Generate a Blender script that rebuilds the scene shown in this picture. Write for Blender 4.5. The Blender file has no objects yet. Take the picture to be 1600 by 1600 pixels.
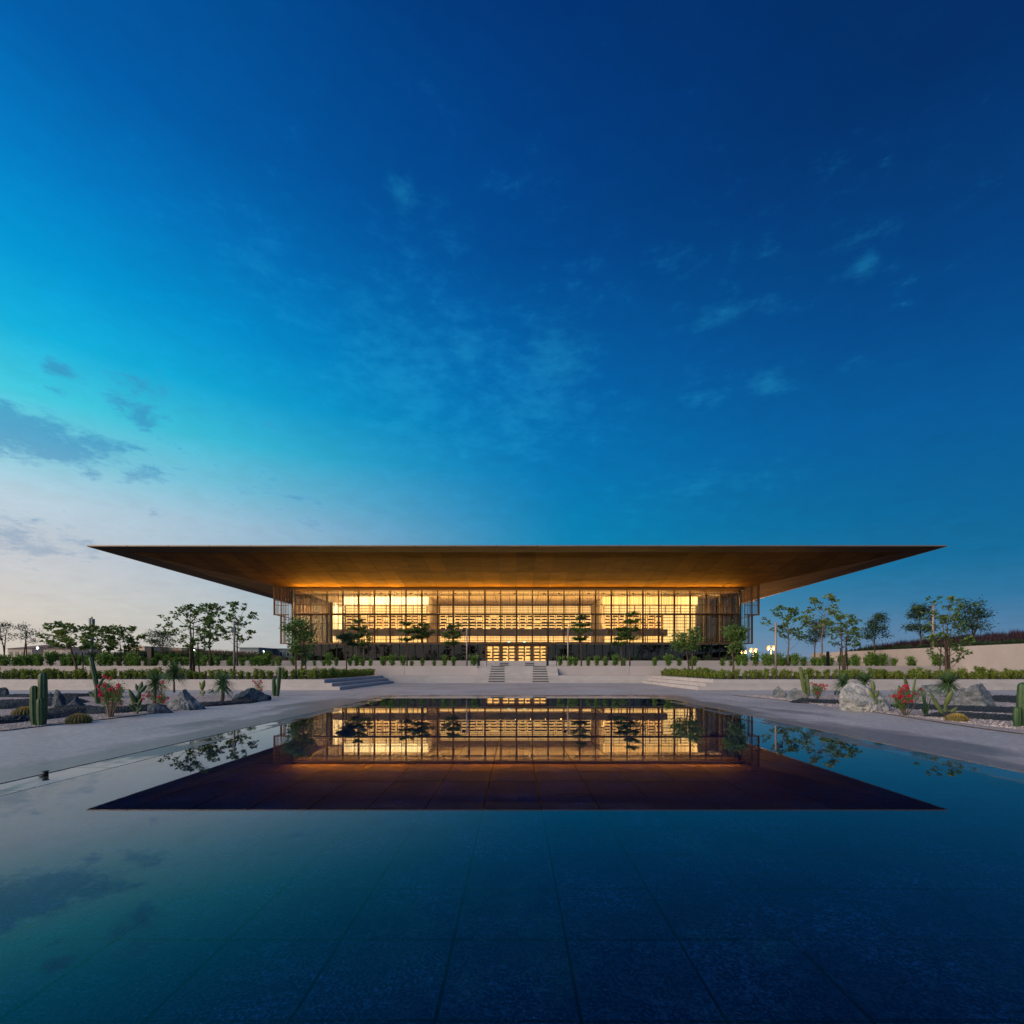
import bpy, bmesh, math, random
from mathutils import Vector, Matrix, noise

# ------------------------------------------------------------------ basics
SC = bpy.context.scene
COL = SC.collection
PI = math.pi
F, CX, CY, CAMZ = 765.0, 805.0, 1041.5, 1.35        # focal length in px of the 1600 px frame, vanishing point, eye height


def lin(r, g, b):
    def c(v):
        v /= 255.0
        return v / 12.92 if v <= 0.04045 else ((v + 0.055) / 1.055) ** 2.4
    return (c(r), c(g), c(b))


def at(px, py, D):
    """world point seen at a pixel of the photograph at distance D"""
    return Vector(((px - CX) * D / F, D, CAMZ - (py - CY) * D / F))


def on_ground(px, py, Z=0.0):
    D = (CAMZ - Z) * F / (py - CY)
    return at(px, py, D)


# ------------------------------------------------------------------ camera
cam = bpy.data.cameras.new('camera')
cam.sensor_width = 36.0
cam.lens = F / 1600.0 * 36.0
cam.shift_x = (800 - CX) / 1600.0
cam.shift_y = (CY - 800) / 1600.0
cam.clip_start = 0.05
cam.clip_end = 9000
camo = bpy.data.objects.new('camera', cam)
camo.location = (0, 0, CAMZ)
camo.rotation_euler = (PI / 2, 0, 0)
COL.objects.link(camo)
SC.camera = camo

# ------------------------------------------------------------------ exposure
EXPO = 1.2
SC.view_settings.view_transform = 'Standard'
SC.view_settings.look = 'None'
SC.view_settings.gamma = 1.0
SC.view_settings.exposure = EXPO
SC.view_settings.use_curve_mapping = False
SC.render.engine = 'CYCLES'
SC.cycles.use_denoising = True
SC.cycles.max_bounces = 8
SC.cycles.transparent_max_bounces = 24
SC.cycles.diffuse_bounces = 3
SC.cycles.glossy_bounces = 4
SC.cycles.sample_clamp_indirect = 6.0
SC.cycles.caustics_reflective = False
SC.cycles.caustics_refractive = False

# ------------------------------------------------------------------ world: dusk sky
GLOW_AZ = math.radians(-105)      # compass bearing of the afterglow, measured from the view direction (negative = left)
SUN_EL = math.radians(11)
world = bpy.data.worlds.new('World')
SC.world = world
world.use_nodes = True
wt = world.node_tree
for n in list(wt.nodes):
    wt.nodes.remove(n)


def wn(t, **kw):
    n = wt.nodes.new(t)
    for k, v in kw.items():
        setattr(n, k, v)
    return n


def wmath(op, a, b=None, clamp=False):
    n = wn('ShaderNodeMath', operation=op)
    n.use_clamp = clamp
    for i, v in enumerate((a, b)):
        if v is None:
            continue
        if isinstance(v, (int, float)):
            n.inputs[i].default_value = v
        else:
            wt.links.new(v, n.inputs[i])
    return n.outputs[0]


def wvec(op, a, b=None, out=0):
    n = wn('ShaderNodeVectorMath', operation=op)
    for i, v in enumerate((a, b)):
        if v is None:
            continue
        if isinstance(v, (tuple, Vector)):
            n.inputs[i].default_value = tuple(v)
        else:
            wt.links.new(v, n.inputs[i])
    return n.outputs[out]


def wmap(v, a, b, c=0.0, d=1.0, smooth=False):
    n = wn('ShaderNodeMapRange')
    n.interpolation_type = 'SMOOTHSTEP' if smooth else 'LINEAR'
    wt.links.new(v, n.inputs[0])
    for i, q in enumerate((a, b, c, d)):
        n.inputs[1 + i].default_value = q
    return n.outputs[0]


def wmix(fac, a, b, mode='MIX'):
    n = wn('ShaderNodeMix', data_type='RGBA', blend_type=mode)
    if isinstance(fac, float):
        n.inputs[0].default_value = fac
    else:
        wt.links.new(fac, n.inputs[0])
    for i, v in ((6, a), (7, b)):
        if isinstance(v, tuple):
            n.inputs[i].default_value = v + (1,)
        else:
            wt.links.new(v, n.inputs[i])
    return n.outputs[2]


tc = wn('ShaderNodeTexCoord')
wdir = wvec('NORMALIZE', tc.outputs['Generated'])
sep = wn('ShaderNodeSeparateXYZ')
wt.links.new(wdir, sep.inputs[0])
zc = wmath('MAXIMUM', sep.outputs[2], 0.0)
elev = wmath('MULTIPLY', wmath('ARCSINE', zc), 2 / PI)
flat = wvec('NORMALIZE', wvec('MULTIPLY', wdir, (1, 1, 0)))
u = wvec('DOT_PRODUCT', flat, (math.sin(GLOW_AZ), math.cos(GLOW_AZ), 0), out=1)


def ramp(stops):
    n = wn('ShaderNodeValToRGB')
    n.color_ramp.interpolation = 'LINEAR'
    el = n.color_ramp.elements
    while len(el) < len(stops):
        el.new(0.5)
    for e, (deg, c) in zip(el, stops):
        e.position = deg / 90.0
        e.color = lin(*c) + (1,)
    wt.links.new(elev, n.inputs[0])
    return n.outputs[0]


R_right = ramp([(0, (104, 124, 158)), (2.5, (84, 122, 160)), (6, (34, 110, 156)), (9.8, (0, 101, 150)), (15, (0, 93, 148)),
                (22, (0, 83, 147)), (30, (0, 64, 128)), (43, (0, 43, 98)), (60, (0, 38, 92)), (90, (0, 44, 102))])
R_mid = ramp([(0, (146, 163, 178)), (5, (112, 162, 186)), (9, (48, 148, 186)), (14, (0, 136, 183)), (21, (0, 123, 184)),
              (30, (0, 103, 174)), (40, (0, 74, 145)), (47, (0, 63, 133)), (54, (0, 52, 118)), (90, (0, 42, 100))])
R_left = ramp([(0, (206, 190, 176)), (4.7, (216, 207, 196)), (9.8, (206, 207, 212)), (14, (192, 213, 225)), (17.5, (140, 212, 228)),
               (21.7, (70, 207, 226)), (26, (20, 182, 224)), (31, (0, 155, 216)), (37, (0, 124, 198)), (43, (0, 96, 172)), (60, (0, 60, 130)), (90, (0, 42, 102))])
R_glow = ramp([(0, (255, 214, 178)), (5, (255, 226, 200)), (11, (245, 230, 220)), (18, (220, 228, 232)), (25, (130, 215, 232)),
               (35, (20, 160, 215)), (50, (0, 95, 172)), (90, (0, 42, 102))])
c1 = wmix(wmap(u, -1.0, -0.12, smooth=True), R_right, R_mid)
c2 = wmix(wmap(u, -0.40, 0.72, smooth=True), c1, R_left)
grad = wmix(wmap(u, 0.50, 1.0, smooth=True), c2, R_glow)

# wispy clouds: patches of broken noise at fixed directions of the sky
pz = wmath('ADD', zc, 0.12)
pc = wn('ShaderNodeCombineXYZ')
wt.links.new(wmath('DIVIDE', sep.outputs[0], pz), pc.inputs[0])
wt.links.new(wmath('DIVIDE', sep.outputs[1], pz), pc.inputs[1])
cn = wn('ShaderNodeTexNoise')
cn.inputs['Scale'].default_value = 5.5
cn.inputs['Detail'].default_value = 9
cn.inputs['Roughness'].default_value = 0.62
cn.inputs['Distortion'].default_value = 0.35
wt.links.new(pc.outputs[0], cn.inputs['Vector'])
cn2 = wn('ShaderNodeTexNoise')
cn2.inputs['Scale'].default_value = 26
cn2.inputs['Detail'].default_value = 9
cn2.inputs['Roughness'].default_value = 0.66
wt.links.new(wvec('MULTIPLY', wdir, (1, 1, 2.4)), cn2.inputs['Vector'])
nz = wmath('ADD', wmath('MULTIPLY', cn.outputs[0], 0.45), wmath('MULTIPLY', cn2.outputs[0], 0.55))


def blobs(spec):
    tot = None
    for (px, py, hw, hh, s) in spec:
        d = Vector((px - CX, F, -(py - CY)))
        L = d.length
        d.normalize()
        v = wvec('MULTIPLY', wvec('SUBTRACT', wdir, tuple(d)), (L / hw * 0.9, L / hw * 0.9, L / hh * 0.8))
        m = wmath('MULTIPLY', wmath('SUBTRACT', 1.0, wvec('LENGTH', v, out=1), clamp=True), s)
        tot = m if tot is None else wmath('MAXIMUM', tot, m)
    return tot


light = blobs([(640, 580, 190, 120, .95), (865, 575, 115, 80, 1.0), (628, 303, 52, 34, .85), (400, 428, 110, 60, .62), (1345, 420, 34, 32, .9),
               (1340, 375, 85, 20, .72), (1145, 487, 105, 26, .75), (1200, 604, 46, 34, .8), (1270, 585, 120, 16, .62), (1205, 390, 50, 20, .62),
               (1550, 280, 80, 34, .55), (725, 545, 70, 50, .95), (800, 640, 260, 110, .8), (925, 95, 60, 40, .35), (1060, 430, 140, 200, .36),
               (1100, 760, 260, 60, .5), (530, 440, 90, 40, .55), (640, 660, 160, 60, .75), (1100, 620, 80, 40, .55), (700, 560, 460, 260, .55), (1180, 470, 420, 260, .28), (420, 420, 300, 160, .45)])
dark = blobs([(60, 686, 245, 56, 1.0), (222, 606, 72, 36, .72), (225, 652, 76, 50, .62), (98, 582, 40, 16, .75), (90, 610, 40, 14, .6),
              (10, 838, 230, 52, .72), (240, 803, 70, 18, .55), (450, 775, 160, 70, .42), (490, 690, 120, 80, .36), (330, 850, 200, 36, .34)])
lm = wmap(wmath('SUBTRACT', nz, wmath('MULTIPLY', wmath('SUBTRACT', 1.0, light), 0.40)), 0.215, 0.56, smooth=True)
dm = wmap(wmath('SUBTRACT', nz, wmath('MULTIPLY', wmath('SUBTRACT', 1.0, dark), 0.36)), 0.265, 0.42, smooth=True)
mot = wmap(nz, 0.30, 0.70, 0.92, 1.07)
gm = wn('ShaderNodeVectorMath', operation='SCALE')
wt.links.new(grad, gm.inputs[0])
wt.links.new(mot, gm.inputs[3])
sky1 = wmix(wmath('MULTIPLY', lm, 0.22), gm.outputs[0], lin(40, 172, 214))
darkcol = wmix(wmap(zc, 0.10, 0.32), lin(160, 172, 186), lin(56, 138, 188))
sky2 = wmix(wmath('MULTIPLY', dm, 0.66), sky1, darkcol)

nish = wn('ShaderNodeTexSky', sky_type='NISHITA')
nish.sun_disc = False
nish.sun_elevation = SUN_EL
nish.sun_rotation = math.radians(-124)
bg = wn('ShaderNodeBackground')
bg.inputs[1].default_value = 1.0 / 2 ** EXPO
wt.links.new(sky2, bg.inputs[0])
bgn = wn('ShaderNodeBackground')
bgn.inputs[1].default_value = 0.0008
wt.links.new(nish.outputs[0], bgn.inputs[0])
addw = wn('ShaderNodeAddShader')
wt.links.new(bg.outputs[0], addw.inputs[0])
wt.links.new(bgn.outputs[0], addw.inputs[1])
wo = wn('ShaderNodeOutputWorld')
wt.links.new(addw.outputs[0], wo.inputs[0])

# ------------------------------------------------------------------ sun: the soft warm afterglow low on the left
SUN_AZ = math.radians(-124)
sun = bpy.data.lights.new('sun', 'SUN')
sun.energy = 1.25
sun.angle = math.radians(60)
sun.color = (1.0, 0.74, 0.54)
suno = bpy.data.objects.new('sun', sun)
sd = Vector((math.sin(SUN_AZ) * math.cos(SUN_EL + .2), math.cos(SUN_AZ) * math.cos(SUN_EL + .2), math.sin(SUN_EL + .2)))
suno.rotation_euler = sd.to_track_quat('Z', 'Y').to_euler()
suno.location = sd * 60
COL.objects.link(suno)

# ------------------------------------------------------------------ materials
MATS = {}


def mat(name, col, rough=0.6, metal=0.0, spec=0.5, noise_scale=None, noise_amt=0.25, bump=0.0, bump_scale=None,
        col2=None, detail=6, emis=None, estr=0.0, coords='Object', stretch=(1, 1, 1), rough2=None, lo=.35, hi=.65, sss=0.0):
    if name in MATS:
        return MATS[name]
    m = bpy.data.materials.new(name)
    m.use_nodes = True
    t = m.node_tree
    b = t.nodes['Principled BSDF']
    b.inputs['Base Color'].default_value = tuple(col) + (1,)
    b.inputs['Roughness'].default_value = rough
    b.inputs['Metallic'].default_value = metal
    b.inputs['Specular IOR Level'].default_value = spec
    if emis:
        b.inputs['Emission Color'].default_value = tuple(emis) + (1,)
        b.inputs['Emission Strength'].default_value = estr
    if noise_scale or bump:
        co = t.nodes.new('ShaderNodeTexCoord')
        mp = t.nodes.new('ShaderNodeMapping')
        mp.inputs['Scale'].default_value = stretch
        t.links.new(co.outputs[coords], mp.inputs[0])
    if noise_scale:
        n = t.nodes.new('ShaderNodeTexNoise')
        n.inputs['Scale'].default_value = noise_scale
        n.inputs['Detail'].default_value = detail
        n.inputs['Roughness'].default_value = 0.6
        t.links.new(mp.outputs[0], n.inputs['Vector'])
        r = t.nodes.new('ShaderNodeMapRange')
        r.inputs[1].default_value = lo
        r.inputs[2].default_value = hi
        t.links.new(n.outputs[0], r.inputs[0])
        x = t.nodes.new('ShaderNodeMix')
        x.data_type = 'RGBA'
        c2 = col2 if col2 else tuple(v * (1 - noise_amt) for v in col)
        x.inputs[6].default_value = tuple(col) + (1,)
        x.inputs[7].default_value = tuple(c2) + (1,)
        t.links.new(r.outputs[0], x.inputs[0])
        t.links.new(x.outputs[2], b.inputs['Base Color'])
        if rough2 is not None:
            rr = t.nodes.new('ShaderNodeMapRange')
            rr.inputs[3].default_value = rough
            rr.inputs[4].default_value = rough2
            t.links.new(r.outputs[0], rr.inputs[0])
            t.links.new(rr.outputs[0], b.inputs['Roughness'])
    if bump:
        n2 = t.nodes.new('ShaderNodeTexNoise')
        n2.inputs['Scale'].default_value = bump_scale or 20
        n2.inputs['Detail'].default_value = 5
        t.links.new(mp.outputs[0], n2.inputs['Vector'])
        bp = t.nodes.new('ShaderNodeBump')
        bp.inputs['Strength'].default_value = bump
        bp.inputs['Distance'].default_value = 0.05
        t.links.new(n2.outputs[0], bp.inputs['Height'])
        t.links.new(bp.outputs[0], b.inputs['Normal'])
    MATS[name] = m
    return m


def mat_glass(name, tint, ior=1.5, rough=0.0, refl=1.0):
    m = bpy.data.materials.new(name)
    m.use_nodes = True
    t = m.node_tree
    t.nodes.clear()
    tr = t.nodes.new('ShaderNodeBsdfTransparent')
    tr.inputs[0].default_value = tuple(tint) + (1,)
    gl = t.nodes.new('ShaderNodeBsdfGlossy')
    gl.inputs['Roughness'].default_value = rough
    gl.inputs[0].default_value = (refl, refl, refl, 1)
    fr = t.nodes.new('ShaderNodeFresnel')
    fr.inputs[0].default_value = ior
    mx = t.nodes.new('ShaderNodeMixShader')
    o = t.nodes.new('ShaderNodeOutputMaterial')
    t.links.new(fr.outputs[0], mx.inputs[0])
    t.links.new(tr.outputs[0], mx.inputs[1])
    t.links.new(gl.outputs[0], mx.inputs[2])
    t.links.new(mx.outputs[0], o.inputs[0])
    MATS[name] = m
    return m


def mat_leaf(name, c1, c2, trans=0.25):
    """foliage: colour varies from leaf clump to leaf clump, a little light passes through"""
    m = bpy.data.materials.new(name)
    m.use_nodes = True
    t = m.node_tree
    b = t.nodes['Principled BSDF']
    b.inputs['Roughness'].default_value = 0.55
    b.inputs['Specular IOR Level'].default_value = 0.35
    g = t.nodes.new('ShaderNodeNewGeometry')
    co = t.nodes.new('ShaderNodeTexCoord')
    n = t.nodes.new('ShaderNodeTexNoise')
    n.inputs['Scale'].default_value = 2.2
    n.inputs['Detail'].default_value = 2
    t.links.new(co.outputs['Object'], n.inputs['Vector'])
    a = t.nodes.new('ShaderNodeMath')
    a.operation = 'ADD'
    t.links.new(n.outputs[0], a.inputs[0])
    s = t.nodes.new('ShaderNodeMath')
    s.operation = 'MULTIPLY'
    s.inputs[1].default_value = 0.6
    t.links.new(g.outputs['Random Per Island'], s.inputs[0])
    t.links.new(s.outputs[0], a.inputs[1])
    r = t.nodes.new('ShaderNodeMapRange')
    r.inputs[1].default_value = 0.4
    r.inputs[2].default_value = 1.15
    t.links.new(a.outputs[0], r.inputs[0])
    x = t.nodes.new('ShaderNodeMix')
    x.data_type = 'RGBA'
    x.inputs[6].default_value = tuple(c1) + (1,)
    x.inputs[7].default_value = tuple(c2) + (1,)
    t.links.new(r.outputs[0], x.inputs[0])
    t.links.new(x.outputs[2], b.inputs['Base Color'])
    tl = t.nodes.new('ShaderNodeBsdfTranslucent')
    t.links.new(x.outputs[2], tl.inputs[0])
    mx = t.nodes.new('ShaderNodeMixShader')
    mx.inputs[0].default_value = trans
    o = t.nodes['Material Output']
    t.links.new(b.outputs[0], mx.inputs[1])
    t.links.new(tl.outputs[0], mx.inputs[2])
    t.links.new(mx.outputs[0], o.inputs[0])
    MATS[name] = m
    return m


# stone and ground
mat('pale_stone', (.54, .50, .475), .6, noise_scale=1.4, noise_amt=.14, bump=.15, bump_scale=30)
mat('wall_stone', (.53, .47, .44), .7, noise_scale=.6, noise_amt=.10, bump=.1, bump_scale=40)
mat('dark_strip', (.10, .105, .11), .6, noise_scale=8, noise_amt=.2)
mat('gravel', (.62, .53, .485), .9, noise_scale=38, col2=(.34, .285, .265), bump=1.0, bump_scale=48, detail=4)
mat('dark_gravel', (.012, .020, .028), .85, noise_scale=34, col2=(.050, .066, .080), bump=1.0, bump_scale=30, detail=4, lo=.4, hi=.8)
mat('soil', (.06, .045, .035), .95, noise_scale=6, noise_amt=.4, bump=.6, bump_scale=14)
mat('sand', (.30, .25, .20), .95, noise_scale=.05, noise_amt=.3)
mat('grout', (.002, .005, .009), .95, spec=.1)
mat('rim_wet', (.035, .045, .055), .03, noise_scale=1.1, col2=(.11, .11, .11), rough2=.34, coords='Object', stretch=(1, .5, 1), detail=3, lo=.46, hi=.56)
mat('pebble', (.66, .56, .51), .85, noise_scale=3, noise_amt=.55, coords='Object', detail=2)
mat('dark_pebble', (.035, .048, .060), .7, noise_scale=5, noise_amt=.6, detail=2)
mat('rock', (.25, .265, .27), .75, noise_scale=3.6, col2=(.060, .080, .092), bump=1.0, bump_scale=6, detail=10, stretch=(1, 1, 1.7))
mat('rock_blue', (.080, .110, .135), .75, noise_scale=4, col2=(.020, .034, .048), bump=1.0, bump_scale=7, detail=10, stretch=(1.4, 1, 1.9))
mat('rock_pale', (.50, .49, .465), .8, noise_scale=3.4, col2=(.17, .19, .20), bump=1.0, bump_scale=7, detail=11)


def tile_material():
    # wet dark granite: rough little crystals that glint, cloudy deposits, fine grain
    m = bpy.data.materials.new('pool_tile')
    m.use_nodes = True
    t = m.node_tree
    b = t.nodes['Principled BSDF']
    co = t.nodes.new('ShaderNodeTexCoord')

    def nz(scale, detail, lo, hi, rough=.6):
        n = t.nodes.new('ShaderNodeTexNoise')
        n.inputs['Scale'].default_value = scale
        n.inputs['Detail'].default_value = detail
        n.inputs['Roughness'].default_value = rough
        t.links.new(co.outputs['Object'], n.inputs['Vector'])
        r = t.nodes.new('ShaderNodeMapRange')
        r.inputs[1].default_value = lo
        r.inputs[2].default_value = hi
        t.links.new(n.outputs[0], r.inputs[0])
        return r.outputs[0]

    def op(o, a, c):
        n = t.nodes.new('ShaderNodeMath')
        n.operation = o
        for q, v in enumerate((a, c)):
            if isinstance(v, float):
                n.inputs[q].default_value = v
            else:
                t.links.new(v, n.inputs[q])
        return n.outputs[0]
    cloud = nz(1.7, 7, .44, .68)
    grain = nz(60, 3, .50, .72)
    fleck = nz(24, 9, .52, .72, .75)
    f = op('MULTIPLY', op('ADD', op('MULTIPLY', grain, .55), op('MULTIPLY', fleck, .75)), op('ADD', op('MULTIPLY', cloud, 1.5), .42))
    x = t.nodes.new('ShaderNodeMix')
    x.data_type = 'RGBA'
    x.inputs[6].default_value = (.001, .008, .022, 1)
    x.inputs[7].default_value = (.10, .40, .86, 1)
    t.links.new(f, x.inputs[0])
    t.links.new(x.outputs[2], b.inputs['Base Color'])
    b.inputs['Roughness'].default_value = .30
    b.inputs['IOR'].default_value = 2.6
    b.inputs['Specular Tint'].default_value = (.16, .60, 1.0, 1)
    bp = t.nodes.new('ShaderNodeBump')
    bp.inputs['Strength'].default_value = .7
    bp.inputs['Distance'].default_value = .008
    t.links.new(op('ADD', grain, fleck), bp.inputs['Height'])
    t.links.new(bp.outputs[0], b.inputs['Normal'])
    MATS['pool_tile'] = m


tile_material()
# building
mat('bronze', (.20, .105, .05), .45, metal=.55, noise_scale=.8, noise_amt=.2)
mat('bronze_dark', (.055, .032, .02), .5, metal=.4)
mat('dark_frame', (.014, .015, .017), .4, metal=.3)
mat('soffit', (.155, .074, .013), .75, metal=0, spec=.10, noise_scale=.35, col2=(.095, .046, .011), stretch=(1, 2.5, 1), detail=8, coords='Object')
mat('soffit_border', (.055, .042, .035), .75, metal=0, spec=.1, noise_scale=.4, noise_amt=.2)
mat('fascia', (.30, .265, .24), .45, metal=.5, noise_scale=.5, noise_amt=.12)
mat('roof_back', (.035, .024, .016), .8)
mat('ceiling', (.52, .40, .26), .7, noise_scale=.5, noise_amt=.12)
mat('cream', (.78, .70, .58), .7, noise_scale=.8, noise_amt=.06)
mat('partition', (.055, .045, .038), .6, noise_scale=.7, noise_amt=.3)
mat('curtain', (.27, .27, .25), .9, noise_scale=1.2, noise_amt=.2, stretch=(3, 1, .1))
mat('timber', (.32, .21, .11), .55, noise_scale=1, noise_amt=.2, stretch=(4, 4, .4))
mat('balcony', (.15, .115, .085), .55, noise_scale=.5, noise_amt=.2, stretch=(3, 1, .2))
mat('book', (.035, .022, .016), .7, noise_scale=9, col2=(.14, .07, .035), detail=1, stretch=(1, 1, .05))
mat('book_colour', (.30, .05, .03), .7, noise_scale=7, col2=(.03, .05, .07), detail=1, stretch=(1, 1, .05))
WARM = (1.0, .60, .19)
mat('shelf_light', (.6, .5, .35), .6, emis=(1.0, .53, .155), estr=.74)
mat('shelf_light_bright', (.7, .6, .45), .6, emis=(1.0, .59, .20), estr=.74)
mat('shelf_light_soft', (.6, .5, .35), .6, emis=(1.0, .54, .17), estr=.66)
mat('white_glow', (.8, .7, .55), .6, emis=(1.0, .72, .33), estr=.72)  # light falling on the gallery wall, given to the wall as its own glow
mat('lobby_light', (.6, .5, .35), .6, emis=(1.0, .50, .14), estr=.75)
mat('down_lamp', (.8, .7, .5), .5, emis=(1, .75, .4), estr=5)
mat('exit_green', (.3, .6, .5), .5, emis=(.45, 1, .75), estr=1.6)
mat('lamp_sodium', (.9, .6, .3), .5, emis=(1, .30, .05), estr=1.1)
mat('lamp_white', (.9, .9, .8), .5, emis=(.85, 1, .8), estr=6)
mat('lamp_amber', (.9, .6, .3), .5, emis=(1, .5, .12), estr=3)
mat_glass('glass', (.93, .95, .92), 1.42)
mat_glass('glass_dark', (.40, .42, .44), 1.55)
mat('black_metal', (.012, .012, .014), .45, metal=.2)
mat('pole', (.42, .34, .30), .5, metal=.2, noise_scale=2, noise_amt=.1)
mat('steel_blue', (.13, .17, .21), .45, metal=.4)
# plants
mat('bark', (.13, .085, .06), .9, noise_scale=6, noise_amt=.45, bump=.6, bump_scale=20, stretch=(1, 1, .3))
mat('bark_pale', (.24, .18, .14), .9, noise_scale=6, noise_amt=.4, bump=.5, bump_scale=20, stretch=(1, 1, .3))
mat('stake', (.05, .032, .025), .8)
mat_leaf('leaf_green', (.055, .125, .028), (.17, .27, .06))
mat_leaf('leaf_light', (.09, .165, .035), (.28, .36, .09))
mat_leaf('leaf_dark', (.020, .052, .026), (.062, .115, .046))
mat_leaf('leaf_hedge', (.085, .15, .022), (.31, .37, .06))
mat_leaf('leaf_bush', (.055, .15, .022), (.21, .34, .055))
mat_leaf('leaf_yucca', (.045, .12, .045), (.15, .25, .10), .1)
mat_leaf('grass_purple', (.022, .012, .020), (.10, .055, .060))
mat_leaf('grass_red', (.10, .07, .045), (.24, .16, .12))
mat_leaf('flower', (.55, .008, .055), (.85, .03, .13), .3)
mat('cactus', (.022, .066, .022), .5, noise_scale=5, col2=(.05, .105, .03), detail=3)
mat('cactus_pad', (.075, .125, .035), .55, noise_scale=4, col2=(.14, .17, .045), detail=4)
mat('barrel', (.12, .11, .03), .7, noise_scale=8, noise_amt=.3)
mat('spine', (.55, .40, .13), .7)
mat('house_wall', (.64, .56, .49), .9, noise_scale=.2, noise_amt=.15)
mat('house_roof', (.23, .13, .11), .9, noise_scale=.4, noise_amt=.2)
mat('house_window', (.03, .05, .06), .2)
mat('house_lit', (.74, .56, .42), .9, noise_scale=.2, noise_amt=.15)  # warm light on the far walls put into their base colour



def vary(name, lo, hi):
    """each panel or slab of this material a shade lighter or darker than its neighbour"""
    t = MATS[name].node_tree
    b = t.nodes['Principled BSDF']
    src = b.inputs['Base Color'].links[0].from_socket
    oi = t.nodes.new('ShaderNodeObjectInfo')
    r = t.nodes.new('ShaderNodeMapRange')
    r.inputs[3].default_value = lo
    r.inputs[4].default_value = hi
    t.links.new(oi.outputs['Random'], r.inputs[0])
    v = t.nodes.new('ShaderNodeVectorMath')
    v.operation = 'SCALE'
    t.links.new(src, v.inputs[0])
    t.links.new(r.outputs[0], v.inputs[3])
    t.links.new(v.outputs[0], b.inputs['Base Color'])


vary('soffit', .78, 1.18)
vary('wall_stone', .93, 1.05)
vary('pale_stone', .93, 1.05)
vary('pool_tile', .85, 1.2)
# water: clear, still, mirror by Fresnel
wm = mat_glass('water', (.78, .92, .98), 1.36, 0.010)
_t = wm.node_tree
_co = _t.nodes.new('ShaderNodeTexCoord')
_n = _t.nodes.new('ShaderNodeTexNoise')
_n.inputs['Scale'].default_value = 1.6
_n.inputs['Detail'].default_value = 3
_t.links.new(_co.outputs['Object'], _n.inputs['Vector'])
_b = _t.nodes.new('ShaderNodeBump')
_b.inputs['Strength'].default_value = 1.0
_b.inputs['Distance'].default_value = .0011
_t.links.new(_n.outputs[0], _b.inputs['Height'])
for _q in _t.nodes:
    if _q.bl_idname == 'ShaderNodeBsdfGlossy':
        _t.links.new(_b.outputs[0], _q.inputs['Normal'])


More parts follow.
